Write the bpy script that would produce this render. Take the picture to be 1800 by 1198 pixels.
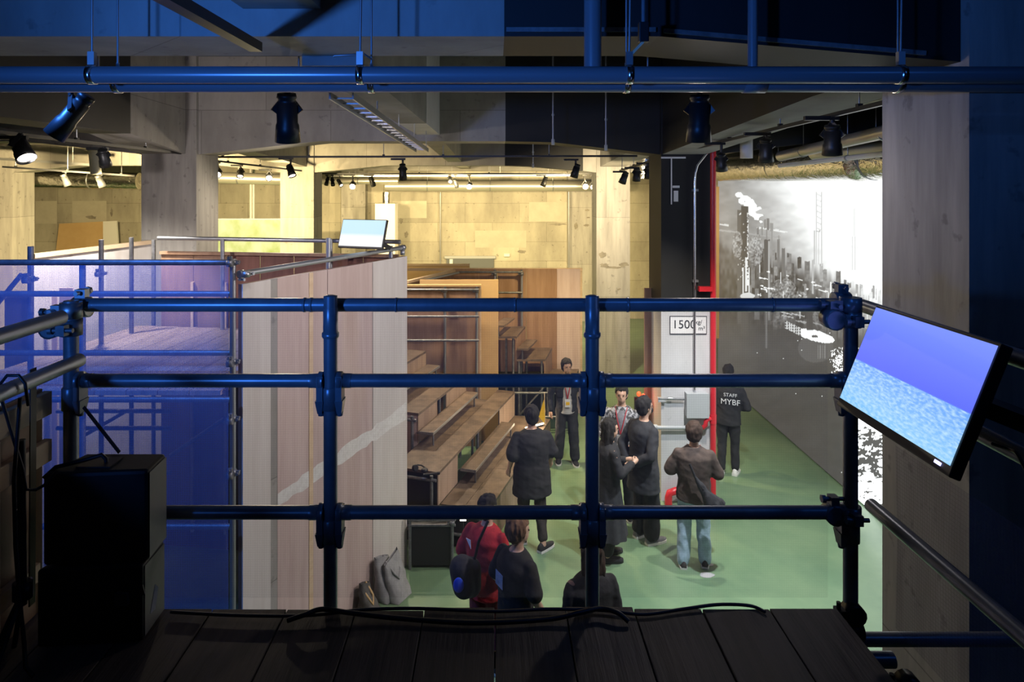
import bpy, bmesh, math, random
import numpy as np
from mathutils import Vector, Matrix

random.seed(7)
for o in list(bpy.data.objects):
    bpy.data.objects.remove(o)
scene = bpy.context.scene
C = scene.collection

# ------------------------------------------------------------------ camera
HC, F, CX, CY = 4.4, 1200.0, 872.0, 320.0      # eye height, focal length and vanishing point of the photograph (1800x1198)
cam = bpy.data.cameras.new('camera')
cam.sensor_width = 36.0
cam.lens = 36.0 * F / 1800.0
cam.shift_x = (900 - CX) / 1800.0
cam.shift_y = -(599 - CY) / 1800.0
cam.clip_start = 0.05
cam_o = bpy.data.objects.new('camera', cam)
cam_o.location = (0, 0, HC)
cam_o.rotation_euler = (math.pi / 2, 0, 0)
C.objects.link(cam_o)
scene.camera = cam_o

# ------------------------------------------------------------------ world and exposure
world = bpy.data.worlds.new('world')
scene.world = world
world.use_nodes = True
world.node_tree.nodes['Background'].inputs[0].default_value = (0.30, 0.33, 0.42, 1)
world.node_tree.nodes['Background'].inputs[1].default_value = 0.03
scene.view_settings.view_transform = 'Standard'
scene.view_settings.look = 'None'
scene.view_settings.gamma = 1
scene.view_settings.use_curve_mapping = False
scene.view_settings.exposure = 0.0

WARM = (1.0, 0.76, 0.36)
WARM2 = (1.0, 0.84, 0.62)
COOL = (0.86, 0.93, 1.0)
NEUT = (1.0, 0.92, 0.80)
BLUE = (0.05, 0.24, 1.0)
LILAC = (1.0, 0.90, 0.88)


def lamp(kind, name, loc, power, col, size=0.1, aim=None, angle=90, blend=0.6, sy=None):
    l = bpy.data.lights.new(name, kind)
    l.energy = power
    l.color = col
    if kind == 'AREA':
        l.size = size
        if sy:
            l.shape = 'RECTANGLE'
            l.size_y = sy
    else:
        l.shadow_soft_size = size
    if kind == 'SPOT':
        l.spot_size = math.radians(angle)
        l.spot_blend = blend
    o = bpy.data.objects.new(name, l)
    o.location = loc
    if aim is not None:
        o.rotation_euler = (Vector(aim) - Vector(loc)).to_track_quat('-Z', 'Y').to_euler()
    C.objects.link(o)
    return o


# stage wash lamps of the hall (their housings are built below among the fixtures)
lamp('SPOT', 'blue_wash_lamp', (-2.2, -1.0, 4.38), 640, BLUE, 0.10, (-0.3, 3.3, 5.45), 66, 1.0)
lamp('SPOT', 'blue_wash_lamp', (-3.4, 3.95, 5.75), 850, BLUE, 0.06, (-3.0, 5.7, 2.2), 80, 1.0)
lamp('SPOT', 'blue_wash_lamp', (1.0, 1.2, 5.85), 22, BLUE, 0.06, (0.9, 2.5, 3.9), 50, 1.0)
lamp('SPOT', 'blue_wash_lamp', (2.9, 0.7, 5.85), 12, BLUE, 0.06, (2.2, 2.6, 3.2), 100, 0.9)
KL = 5.0     # common factor of the hall's track lamps and added fill


# ------------------------------------------------------------------ helpers
def W(px, py, Z):
    return Vector(((px - CX) * Z / F, Z, HC - (py - CY) * Z / F))


def G(px, py, z):
    return W(px, py, (HC - z) * F / (py - CY))


class MB:
    def __init__(s):
        s.v, s.f, s.m, s.s = [], [], [], []

    def add(s, vs, fs, smooth=False, mi=0):
        b = len(s.v)
        s.v += [tuple(v) for v in vs]
        for f in fs:
            s.f.append([b + i for i in f])
            s.m.append(mi)
            s.s.append(smooth)
        return s

    def hexa(s, p, mi=0):      # 8 points: bottom ring 0-3, top ring 4-7
        return s.add(p, [(3, 2, 1, 0), (4, 5, 6, 7), (0, 1, 5, 4), (1, 2, 6, 5), (2, 3, 7, 6), (3, 0, 4, 7)], False, mi)

    def box(s, x0, x1, y0, y1, z0, z1, mi=0):
        return s.hexa([(x0, y0, z0), (x1, y0, z0), (x1, y1, z0), (x0, y1, z0), (x0, y0, z1), (x1, y0, z1), (x1, y1, z1), (x0, y1, z1)], mi)

    def obox(s, c, ax, ay, az, mi=0):      # centre and half-axis vectors
        c, ax, ay, az = map(Vector, (c, ax, ay, az))
        return s.hexa([c - ax - ay - az, c + ax - ay - az, c + ax + ay - az, c - ax + ay - az,
                       c - ax - ay + az, c + ax - ay + az, c + ax + ay + az, c - ax + ay + az], mi)

    def bar(s, p0, p1, w, h, up=(0, 0, 1), mi=0):
        p0, p1 = Vector(p0), Vector(p1)
        d = (p1 - p0)
        L = d.length
        d.normalize()
        up = Vector(up)
        r = d.cross(up)
        if r.length < 1e-4:
            r = d.cross(Vector((1, 0, 0)))
        r.normalize()
        u = r.cross(d).normalized()
        return s.obox((p0 + p1) / 2, r * (w / 2), d * (L / 2), u * (h / 2), mi)

    def tube(s, p0, p1, r, n=14, r1=None, mi=0):
        return s.path([p0, p1], r, n, r1, mi)

    def path(s, pts, r, n=8, r1=None, mi=0):
        pts = [Vector(p) for p in pts]
        N = len(pts)
        rs = r if isinstance(r, (list, tuple)) else [r + ((r1 if r1 is not None else r) - r) * i / (N - 1) for i in range(N)]
        vs = []
        pr = None
        for i, p in enumerate(pts):
            t = (pts[min(i + 1, N - 1)] - pts[max(i - 1, 0)]).normalized()
            if pr is None:
                a = t.cross(Vector((0, 0, 1)))
                if a.length < 1e-3:
                    a = t.cross(Vector((0, 1, 0)))
            else:
                a = pr - t * pr.dot(t)
            a.normalize()
            pr = a
            b = t.cross(a)
            for k in range(n):
                an = 2 * math.pi * k / n
                vs.append(p + (a * math.cos(an) + b * math.sin(an)) * rs[i])
        fs = []
        for i in range(N - 1):
            for k in range(n):
                k2 = (k + 1) % n
                fs.append((i * n + k, i * n + k2, (i + 1) * n + k2, (i + 1) * n + k))
        s.add(vs, fs, True, mi)
        s.add(vs[:n], [tuple(reversed(range(n)))], False, mi)
        s.add(vs[-n:], [tuple(range(n))], False, mi)
        return s

    def lathe(s, c, axis, prof, n=20, mi=0, smooth=True):     # profile of (distance along axis, radius)
        c, axis = Vector(c), Vector(axis).normalized()
        a = axis.orthogonal().normalized()
        b = axis.cross(a)
        vs = []
        for h, r in prof:
            for k in range(n):
                an = 2 * math.pi * k / n
                vs.append(c + axis * h + (a * math.cos(an) + b * math.sin(an)) * max(r, 1e-4))
        fs = []
        for i in range(len(prof) - 1):
            for k in range(n):
                k2 = (k + 1) % n
                fs.append((i * n + k, i * n + k2, (i + 1) * n + k2, (i + 1) * n + k))
        s.add(vs, fs, smooth, mi)
        s.add(vs[:n], [tuple(reversed(range(n)))], False, mi)
        s.add(vs[-n:], [tuple(range(n))], False, mi)
        return s

    def ell(s, c, rx, ry, rz, n=12, m=8, mi=0, rot=None):
        c = Vector(c)
        vs = []
        R = rot or Matrix.Identity(3)
        for i in range(m + 1):
            ph = math.pi * i / m
            for k in range(n):
                th = 2 * math.pi * k / n
                r = max(math.sin(ph), 1e-3)
                vs.append(c + R @ Vector((rx * r * math.cos(th), ry * r * math.sin(th), -rz * math.cos(ph))))
        fs = [(i * n + k, i * n + (k + 1) % n, (i + 1) * n + (k + 1) % n, (i + 1) * n + k) for i in range(m) for k in range(n)]
        s.add(vs, fs, True, mi)
        s.add(vs[:n], [tuple(reversed(range(n)))], True, mi)
        s.add(vs[-n:], [tuple(range(n))], True, mi)
        return s

    def rings(s, sts, n=16, mi=0):      # stations (x, y, z, rx, ry), closed with end caps
        vs = []
        for x, y, z, rx, ry in sts:
            for k in range(n):
                an = 2 * math.pi * k / n
                vs.append((x + rx * math.cos(an), y + ry * math.sin(an), z))
        fs = [(i * n + k, i * n + (k + 1) % n, (i + 1) * n + (k + 1) % n, (i + 1) * n + k) for i in range(len(sts) - 1) for k in range(n)]
        s.add(vs, fs, True, mi)
        s.add(vs[:n], [tuple(reversed(range(n)))], True, mi)
        s.add(vs[-n:], [tuple(range(n))], True, mi)
        return s

    def prism(s, poly, ext, mi=0):      # polygon of 3D points pushed along a vector
        poly = [Vector(p) for p in poly]
        ext = Vector(ext)
        n = len(poly)
        vs = poly + [p + ext for p in poly]
        fs = [tuple(reversed(range(n))), tuple(range(n, 2 * n))] + [(k, (k + 1) % n, n + (k + 1) % n, n + k) for k in range(n)]
        return s.add(vs, fs, False, mi)

    def mesh(s, name, mats):
        me = bpy.data.meshes.new(name)
        me.from_pydata(s.v, [], s.f)
        for m in (mats if isinstance(mats, (list, tuple)) else [mats]):
            me.materials.append(m)
        me.polygons.foreach_set('material_index', s.m)
        me.polygons.foreach_set('use_smooth', s.s)
        bm = bmesh.new()
        bm.from_mesh(me)
        bmesh.ops.recalc_face_normals(bm, faces=bm.faces)
        bm.to_mesh(me)
        bm.free()
        me.update()
        return me

    def build(s, name, mats, parent=None, bevel=0):
        me = s.mesh(name, mats)
        o = bpy.data.objects.new(name, me)
        C.objects.link(o)
        if parent is not None:
            put(o, parent)
        if bevel:
            b = o.modifiers.new('bevel', 'BEVEL')
            b.width = bevel
            b.segments = 2
            b.limit_method = 'ANGLE'
        return o


def world_loc(o):
    l = Vector(o.location)
    while o.parent is not None:
        o = o.parent
        l = l + Vector(o.location)
    return l


def put(o, parent):            # parent a mesh built in world coordinates to an unrotated thing
    o.parent = parent
    o.location = -world_loc(parent)


def tag(o, label=None, cat=None, group=None, kind=None):
    if label:
        o['label'] = label
    if cat:
        o['category'] = cat
    if group:
        o['group'] = group
    if kind:
        o['kind'] = kind
    return o


def empty(name, loc, label=None, cat=None, group=None, kind=None):
    o = bpy.data.objects.new(name, None)
    o.empty_display_size = 0.1
    o.location = loc
    C.objects.link(o)
    return tag(o, label, cat, group, kind)


# ------------------------------------------------------------------ materials
def newmat(name):
    m = bpy.data.materials.new(name)
    m.use_nodes = True
    nt = m.node_tree
    return m, nt, nt.nodes['Principled BSDF']


def node(nt, t, **kw):
    n = nt.nodes.new(t)
    for k, v in kw.items():
        setattr(n, k, v)
    return n


def c4(c):
    return (c[0], c[1], c[2], 1)


def srgb(r, g, b):
    f = lambda u: (u / 255 / 12.92) if u / 255 <= 0.04045 else ((u / 255 + 0.055) / 1.055) ** 2.4
    return (f(r), f(g), f(b))


def plain(name, col, rough=0.6, metal=0.0, emit=None, es=0.0, spec=0.5):
    m, nt, b = newmat(name)
    b.inputs['Base Color'].default_value = c4(col)
    b.inputs['Roughness'].default_value = rough
    b.inputs['Metallic'].default_value = metal
    b.inputs['Specular IOR Level'].default_value = spec
    if emit:
        b.inputs['Emission Color'].default_value = c4(emit)
        b.inputs['Emission Strength'].default_value = es
    return m


def noisy(name, c1, c2, scale=(4, 4, 4), rough=0.6, metal=0.0, bump=0.0, detail=5, lo=0.35, hi=0.65, rnd=0.0, joints=None, jcol=0.72, spots=0.0, spec=0.5):
    m, nt, b = newmat(name)
    L = nt.links.new
    tc = node(nt, 'ShaderNodeTexCoord')
    mp = node(nt, 'ShaderNodeMapping')
    mp.inputs['Scale'].default_value = scale
    L(tc.outputs['Object'], mp.inputs[0])
    nz = node(nt, 'ShaderNodeTexNoise')
    nz.inputs['Detail'].default_value = detail
    nz.inputs['Scale'].default_value = 1.0
    nz.inputs['Roughness'].default_value = 0.62
    src = mp.outputs[0]
    if rnd:
        oi = node(nt, 'ShaderNodeObjectInfo')
        mul = node(nt, 'ShaderNodeVectorMath', operation='SCALE')
        mul.inputs[0].default_value = (17, 31, 23)
        L(oi.outputs['Random'], mul.inputs['Scale'])
        ad = node(nt, 'ShaderNodeVectorMath', operation='ADD')
        L(mp.outputs[0], ad.inputs[0])
        L(mul.outputs[0], ad.inputs[1])
        src = ad.outputs[0]
    L(src, nz.inputs['Vector'])
    rp = node(nt, 'ShaderNodeValToRGB')
    rp.color_ramp.elements[0].position = lo
    rp.color_ramp.elements[0].color = c4(c1)
    rp.color_ramp.elements[1].position = hi
    rp.color_ramp.elements[1].color = c4(c2)
    L(nz.outputs[0], rp.inputs[0])
    col = rp.outputs[0]

    def mult(col, fac_out=None, val=None):
        mx = node(nt, 'ShaderNodeMix', data_type='RGBA', blend_type='MULTIPLY')
        mx.inputs[0].default_value = 1
        L(col, mx.inputs[6])
        L(fac_out, mx.inputs[7])
        return mx.outputs[2]
    if rnd:
        mr = node(nt, 'ShaderNodeMapRange')
        mr.inputs['To Min'].default_value = 1 - rnd
        mr.inputs['To Max'].default_value = 1 + rnd * 0.6
        L(oi.outputs['Random'], mr.inputs[0])
        col = mult(col, mr.outputs[0])
    if joints:       # faint form-board joints cast into the concrete
        sp = node(nt, 'ShaderNodeSeparateXYZ')
        L(tc.outputs['Object'], sp.inputs[0])
        ad = node(nt, 'ShaderNodeMath', operation='ADD')
        L(sp.outputs[0], ad.inputs[0])
        L(sp.outputs[1], ad.inputs[1])
        cb = node(nt, 'ShaderNodeCombineXYZ')
        L(ad.outputs[0], cb.inputs[0])
        L(sp.outputs[2], cb.inputs[1])
        br = node(nt, 'ShaderNodeTexBrick')
        br.offset = 0.5
        br.inputs['Scale'].default_value = 1.0
        br.inputs['Brick Width'].default_value = joints[0]
        br.inputs['Row Height'].default_value = joints[1]
        br.inputs['Mortar Size'].default_value = 0.006
        br.inputs['Mortar Smooth'].default_value = 0.4
        br.inputs['Color1'].default_value = (1, 1, 1, 1)
        br.inputs['Color2'].default_value = (0.8, 0.8, 0.8, 1)
        br.inputs['Mortar'].default_value = (jcol * .8, jcol * .8, jcol * .8, 1)
        L(cb.outputs[0], br.inputs[0])
        col = mult(col, br.outputs[0])
    if spots:
        vz = node(nt, 'ShaderNodeTexNoise')
        vz.inputs['Scale'].default_value = 9.0
        vz.inputs['Detail'].default_value = 3
        L(tc.outputs['Object'], vz.inputs['Vector'])
        r2 = node(nt, 'ShaderNodeValToRGB')
        r2.color_ramp.elements[0].position = 0.28
        r2.color_ramp.elements[0].color = (1 - spots, 1 - spots, 1 - spots, 1)
        r2.color_ramp.elements[1].position = 0.36
        r2.color_ramp.elements[1].color = (1, 1, 1, 1)
        L(vz.outputs[0], r2.inputs[0])
        col = mult(col, r2.outputs[0])
    L(col, b.inputs['Base Color'])
    b.inputs['Roughness'].default_value = rough
    b.inputs['Metallic'].default_value = metal
    b.inputs['Specular IOR Level'].default_value = spec
    if bump:
        bp = node(nt, 'ShaderNodeBump')
        bp.inputs['Strength'].default_value = bump
        bp.inputs['Distance'].default_value = 0.02
        L(nz.outputs[0], bp.inputs['Height'])
        L(bp.outputs[0], b.inputs['Normal'])
    return m


def sheet_mat(name, col, lo, hi, period, axis_a=0):     # woven translucent safety mesh
    m, nt, b = newmat(name)
    L = nt.links.new
    nt.nodes.remove(b)
    out = nt.nodes['Material Output']
    tc = node(nt, 'ShaderNodeTexCoord')
    sp = node(nt, 'ShaderNodeSeparateXYZ')
    L(tc.outputs['Object'], sp.inputs[0])
    res = []
    for ax in (axis_a, 2):
        a = node(nt, 'ShaderNodeMath', operation='MULTIPLY')
        a.inputs[1].default_value = 1.0 / period
        L(sp.outputs[ax], a.inputs[0])
        fr = node(nt, 'ShaderNodeMath', operation='FRACT')
        L(a.outputs[0], fr.inputs[0])
        lt = node(nt, 'ShaderNodeMath', operation='LESS_THAN')
        lt.inputs[1].default_value = 0.22
        L(fr.outputs[0], lt.inputs[0])
        res.append(lt)
    mxm = node(nt, 'ShaderNodeMath', operation='MAXIMUM')
    L(res[0].outputs[0], mxm.inputs[0])
    L(res[1].outputs[0], mxm.inputs[1])
    mr = node(nt, 'ShaderNodeMapRange')
    mr.inputs['To Min'].default_value = lo
    mr.inputs['To Max'].default_value = hi
    L(mxm.outputs[0], mr.inputs[0])
    tr = node(nt, 'ShaderNodeBsdfTransparent')
    di = node(nt, 'ShaderNodeBsdfDiffuse')
    di.inputs[0].default_value = c4(col)
    tl = node(nt, 'ShaderNodeBsdfTranslucent')
    tl.inputs[0].default_value = c4(col)
    m1 = node(nt, 'ShaderNodeMixShader')
    m1.inputs[0].default_value = 0.4
    L(di.outputs[0], m1.inputs[1])
    L(tl.outputs[0], m1.inputs[2])
    m2 = node(nt, 'ShaderNodeMixShader')
    L(mr.outputs[0], m2.inputs[0])
    L(tr.outputs[0], m2.inputs[1])
    L(m1.outputs[0], m2.inputs[2])
    L(m2.outputs[0], out.inputs[0])
    return m


M = {}
M['conc'] = noisy('raw_concrete', (0.31, 0.295, 0.275), (0.47, 0.45, 0.42), (2.2, 2.2, 0.8), 0.85, bump=0.2, joints=(1.8, 0.9), spots=0.25, lo=.30, hi=.68)
M['conc_col'] = noisy('column_concrete', (0.33, 0.315, 0.295), (0.50, 0.48, 0.45), (7, 7, 0.8), 0.85, bump=0.2, joints=(7.2, 1.8), spots=0.32, lo=.30, hi=.66)
M['conc_wall'] = noisy('wall_concrete', (0.31, 0.285, 0.235), (0.55, 0.515, 0.42), (1.3, 1.3, 0.5), 0.85, bump=0.25, joints=(1.75, 0.62), jcol=0.60, spots=0.40, lo=.30, hi=.68)
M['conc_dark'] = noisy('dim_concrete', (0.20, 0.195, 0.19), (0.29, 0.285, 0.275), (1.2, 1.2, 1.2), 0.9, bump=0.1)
M['black_paint'] = noisy('black_wall_paint', (0.007, 0.007, 0.0075), (0.011, 0.011, 0.012), (2, 2, 2), 0.65)
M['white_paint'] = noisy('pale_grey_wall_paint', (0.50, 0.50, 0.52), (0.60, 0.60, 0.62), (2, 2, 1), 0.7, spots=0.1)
M['slab_paint'] = noisy('ceiling_paint', (0.05, 0.05, 0.048), (0.075, 0.073, 0.07), (1, 1, 1), 0.9)
M['floor'] = noisy('green_floor_paint', (0.115, 0.20, 0.115), (0.175, 0.265, 0.15), (1.1, 1.1, 1), 0.30, bump=0.03, detail=8, spots=0.06)
M['ply_pink'] = noisy('pale_pink_plywood', (0.52, 0.39, 0.36), (0.62, 0.49, 0.46), (9, 9, 0.8), 0.65, rnd=0.10)
M['ply_white'] = noisy('washed_white_plywood', (0.62, 0.57, 0.54), (0.70, 0.66, 0.63), (9, 9, 0.8), 0.65, rnd=0.06)
M['ply_brown'] = noisy('brown_plywood', (0.26, 0.15, 0.09), (0.37, 0.23, 0.15), (8, 8, 0.9), 0.55, rnd=0.2)
M['ply_red'] = noisy('red_brown_plywood', (0.17, 0.07, 0.045), (0.25, 0.11, 0.07), (8, 8, 0.9), 0.6, rnd=0.2)
M['tan'] = noisy('tan_fibreboard', (0.55, 0.36, 0.17), (0.60, 0.41, 0.20), (3, 3, 3), 0.7)
M['pine'] = noisy('pale_pine_batten', (0.62, 0.45, 0.29), (0.72, 0.55, 0.37), (4, 4, 12), 0.6, rnd=0.12)
M['plank'] = noisy('worn_brown_plank', (0.15, 0.095, 0.06), (0.28, 0.185, 0.12), (14, 1.2, 6), 0.62, bump=0.25, rnd=0.28)
M['plank_dark'] = noisy('dark_stained_plank', (0.055, 0.042, 0.034), (0.105, 0.078, 0.060), (26, 1.6, 8), 0.6, bump=0.35, rnd=0.3)
M['plank_x'] = noisy('worn_deck_plank', (0.34, 0.25, 0.22), (0.46, 0.36, 0.32), (14, 1.2, 6), 0.6, bump=0.2, rnd=0.22)
M['steel'] = plain('galvanised_steel', (0.42, 0.43, 0.45), 0.42, 0.85)
M['steel_d'] = noisy('weathered_scaffold_steel', (0.15, 0.155, 0.165), (0.25, 0.255, 0.27), (14, 14, 14), 0.45, 0.6)
M['rail'] = noisy('blue_grey_enamel_tube', (0.16, 0.18, 0.21), (0.22, 0.24, 0.27), (10, 10, 10), 0.33, 0.35)
M['pipe'] = plain('grey_enamel_pipe', (0.20, 0.22, 0.25), 0.28, 0.2)
M['chrome'] = plain('bright_zinc', (0.72, 0.73, 0.75), 0.22, 1.0)
M['foil'] = noisy('crumpled_foil', (0.55, 0.54, 0.50), (0.78, 0.76, 0.70), (11, 7, 13), 0.2, 1.0, bump=1.0, detail=3)
M['duct'] = plain('galvanised_duct', (0.55, 0.53, 0.48), 0.35, 0.7)
M['black'] = plain('black_plastic', (0.012, 0.012, 0.014), 0.45)
M['black_metal'] = plain('black_painted_metal', (0.02, 0.021, 0.024), 0.4, 0.3)
M['speaker'] = plain('speaker_paint', (0.006, 0.006, 0.007), 0.6)
M['grey_box'] = plain('grey_enamel', (0.40, 0.42, 0.44), 0.45)
M['white'] = plain('white_enamel', (0.75, 0.74, 0.72), 0.5)
M['red'] = plain('red_enamel', (0.55, 0.02, 0.03), 0.35)
M['door'] = plain('grey_door_paint', (0.12, 0.13, 0.14), 0.5)
M['sheet'] = sheet_mat('clear_woven_mesh', (0.42, 0.42, 0.50), 0.10, 0.16, 0.0085)
M['sheet_blue'] = sheet_mat('blue_woven_mesh', (0.26, 0.32, 0.70), 0.38, 0.48, 0.012)
M['sheet_side'] = sheet_mat('blue_side_mesh', (0.14, 0.17, 0.55), 0.16, 0.30, 0.0125, 1)
M['lens_warm'] = plain('lit_warm_lens', (0.9, 0.8, 0.6), 0.3, emit=(1.0, 0.83, 0.55), es=40)
M['lens_soft'] = plain('lit_pale_lens', (0.9, 0.85, 0.8), 0.3, emit=(1.0, 0.88, 0.72), es=4)
M['lens_off'] = plain('dark_lens', (0.05, 0.05, 0.06), 0.15)
M['lens_blue'] = plain('lit_blue_lens', (0.05, 0.1, 0.6), 0.3, emit=BLUE, es=6)
M['ink'] = plain('black_ink', (0.02, 0.02, 0.025), 0.6)
M['paper'] = plain('white_sign_plate', (0.72, 0.72, 0.74), 0.5)
M['yellow'] = plain('yellow_cloth', (0.85, 0.50, 0.02), 0.7)
M['tube_lit'] = plain('lit_tube', (1, 0.9, 0.7), 0.4, emit=(1.0, 0.80, 0.50), es=14)
M['amber'] = plain('lit_red_beacon', (1, 0.1, 0.03), 0.4, emit=(1.0, 0.06, 0.015), es=2.2)
M['led'] = plain('blue_white_indicator', (0.4, 0.4, 1), 0.4, emit=(0.45, 0.45, 1.0), es=4)

# ================================================================== THE HALL
def struct(name, mb, mats, label, parent=None):
    o = mb.build(name, mats, parent)
    return tag(o, label, None, None, 'structure')


struct('floor', MB().box(-17.5, 9, -3, 22.2, -0.2, 0), M['floor'], 'glossy green painted concrete floor of the hall')
struct('ceiling', MB().box(-17.5, 9, -3, 22.2, 6.15, 6.35), M['slab_paint'], 'dark painted concrete ceiling slab above the beams')
wall_back = struct('wall_back', MB().box(-17.5, 9, 22.0, 22.2, 0, 6.15), M['conc_wall'], 'stained board-marked concrete wall at the far end')
struct('wall_left', MB().box(-17.7, -17.5, -3, 22.2, 0, 6.15), M['conc_wall'], 'concrete side wall far left')
struct('wall_right', MB().box(9, 9.2, -3, 22.2, 0, 6.15), M['black_paint'], 'black side wall beyond the aisle on the right')
struct('wall_front', MB().box(-17.5, 9, -3.2, -3, 0, 6.15), M['black_paint'], 'black wall behind the viewpoint')

AX0, AX1, DX0, DX1 = -4.9, -4.14, 2.28, 3.04
CW = 0.74
for nm, x0, x1, y, mt, lb in (
        ('a', AX0, AX1, 9.43, M['conc_col'], 'raw concrete column behind the plywood tower'),
        ('b', AX0, AX1, 15.5, M['conc_col'], 'warm lit concrete column behind the tower rail'),
        ('c', DX0, DX1, 15.5, M['conc_col'], 'bright concrete column with crumbled patches, mid hall'),
        ('e', DX0, DX1, 3.29, M['conc_col'], 'big near concrete column behind the tilted monitor'),
        ('f', -11.74, -10.98, 15.5, M['conc_col'], 'concrete column at the left edge'),
        ('g', AX0, AX1, 21.6, M['conc_col'], 'concrete pilaster beside the white wall unit'),
        ('h', DX0, DX1, 21.6, M['conc_col'], 'yellowish concrete pilaster on the far wall')):
    struct('column', MB().box(x0, x1, y, min(y + CW, 22.0), 0, 6.15), mt, lb)
colD = struct('column', MB().box(DX0, DX1, 9.43, 10.17, 2.71, 6.15), M['black_paint'], 'column painted black above and pale grey below, with red pipe')
tag(MB().box(DX0, DX1, 9.43, 10.17, 0, 2.71).build('lower_face', M['white_paint'], colD), 'pale grey painted lower part')


def fbeam(y0, y1, prof, mt, label, top=6.15):
    mb = MB()
    for (xa, za), (xb, zb) in zip(prof, prof[1:]):
        mb.hexa([(xa, y0, za), (xb, y0, zb), (xb, y1, zb), (xa, y1, za), (xa, y0, top), (xb, y0, top), (xb, y1, top), (xa, y1, top)])
    return struct('beam', mb, mt, label)


fbeam(3.35, 3.87, [(-17.5, 5.115), (0.04, 5.115)], M['conc'], 'nearest concrete cross beam washed in blue light')
fbeam(3.35, 3.87, [(0.04, 5.115), (0.8, 5.115), (2.28, 4.99)], M['black_paint'], 'nearest cross beam, black painted stretch')
fbeam(3.4, 3.8, [(3.04, 4.99), (9, 5.1)], M['black_paint'], 'black cross beam right of the near column')
fbeam(9.5, 10.1, [(-17.5, 4.97), (-14, 4.97), (-13, 4.79), (-10.5, 4.97), (-6.6, 4.97), (-4.9, 4.785)], M['conc'], 'haunched concrete cross beam left of the column')
fbeam(9.5, 10.1, [(-4.14, 4.785), (-2.46, 4.97), (0.13, 4.97)], M['conc'], 'haunched concrete cross beam above the plywood tower')
fbeam(9.5, 10.1, [(0.13, 4.97), (0.78, 4.955), (2.28, 4.785)], M['black_paint'], 'haunched cross beam, black painted stretch mid hall')
fbeam(9.5, 10.1, [(3.04, 4.785), (4.6, 4.97), (9, 4.97)], M['black_paint'], 'black cross beam above the right aisle')
fbeam(15.55, 16.15, [(-10.98, 4.62), (-9.5, 4.78), (-6.3, 4.78), (-4.9, 4.62)], M['conc'], 'far concrete cross beam left of the lit column')
fbeam(15.55, 16.15, [(-4.14, 4.62), (-2.5, 4.78), (0.2, 4.78)], M['conc'], 'warm lit far cross beam above the hall')
fbeam(15.55, 16.15, [(0.2, 4.78), (0.75, 4.76), (1.98, 4.66)], M['black_paint'], 'far cross beam, black painted stretch')
fbeam(15.55, 16.15, [(1.98, 4.66), (2.28, 4.62)], M['conc'], 'far cross beam stub at the bright column')
fbeam(15.55, 16.15, [(3.04, 4.62), (4.6, 4.78), (9, 4.78)], M['conc'], 'far cross beam right of the bright column')


_t = MB()
_t.bar((0.05, 3.34, 5.145), (0.78, 3.34, 5.145), .018, .022)
_t.bar((0.82, 3.34, 5.140), (2.1, 3.34, 5.030), .018, .022)
struct('trim_2', _t, M['steel_d'], 'thin steel edge strip along the black near beam')
hb_ = empty('junction_box', W(1128, 75, 3.1), 'small black box with beige arm hung from the slab above the pipe', 'junction box')


def dbeam(sections, mt, label, mi_bottom=None, top=6.15):     # sections: (y, x0, x1, z)
    mb = MB()
    for (ya, a0, a1, za), (yb, b0, b1, zb) in zip(sections, sections[1:]):
        p = [(a0, ya, za), (a1, ya, za), (b1, yb, zb), (b0, yb, zb), (a0, ya, top), (a1, ya, top), (b1, yb, top), (b0, yb, top)]
        mb.hexa(p)
        if mi_bottom is not None:
            mb.m[-6] = mi_bottom
    return struct('beam', mb, mt, label)


dbeam([(3.87, -4.61, -4.14, 4.95), (7.73, -4.61, -4.14, 4.95)], M['black_paint'], 'lengthwise beam painted black, upper left')
dbeam([(7.73, -4.61, -4.14, 4.95), (9.5, -4.95, -4.30, 4.785)], M['conc'], 'pale haunch of the lengthwise beam at the column')
dbeam([(10.17, -4.85, -4.3, 4.78), (12, -4.7, -4.3, 4.95), (15.5, -4.8, -4.3, 4.75)], M['conc'], 'lengthwise beam between the two left columns')
dbeam([(4.03, 2.36, 2.92, 5.06), (5.1, 2.36, 2.92, 5.04), (9.43, 2.30, 2.9, 4.785)], [M['black_paint'], M['conc_dark']], 'lengthwise black beam with grey underside, upper right', 1)
dbeam([(10.17, 2.36, 2.92, 4.8), (12, 2.36, 2.92, 4.95), (15.5, 2.36, 2.92, 4.75)], M['conc'], 'lengthwise beam between the right columns')
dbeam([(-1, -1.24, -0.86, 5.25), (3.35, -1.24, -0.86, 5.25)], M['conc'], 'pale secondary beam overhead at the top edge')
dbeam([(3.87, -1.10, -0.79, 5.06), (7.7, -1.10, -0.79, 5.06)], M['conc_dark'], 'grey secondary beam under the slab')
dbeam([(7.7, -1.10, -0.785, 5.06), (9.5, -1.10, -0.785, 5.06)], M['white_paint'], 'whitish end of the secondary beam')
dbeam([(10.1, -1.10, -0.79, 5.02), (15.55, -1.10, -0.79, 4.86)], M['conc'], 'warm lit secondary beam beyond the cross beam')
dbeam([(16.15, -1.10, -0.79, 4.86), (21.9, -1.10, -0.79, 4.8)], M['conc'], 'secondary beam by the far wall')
fbeam(21.3, 21.9, [(-4.14, 4.75), (2.28, 4.75)], M['conc_dark'], 'cross beam against the far wall', 6.15)

# ---- right aisle wall carrying the big black and white cityscape
struct('wall_aisle', MB().box(5.02, 5.2, 5.0, 15.3, 0, 4.45), M['black_paint'], 'partition wall along the right aisle')
struct('trim_1', MB().box(4.9, 5.2, 15.3, 15.36, 0.9, 4.3), M['tan'], 'tan board edge at the far end of the picture wall')


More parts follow.
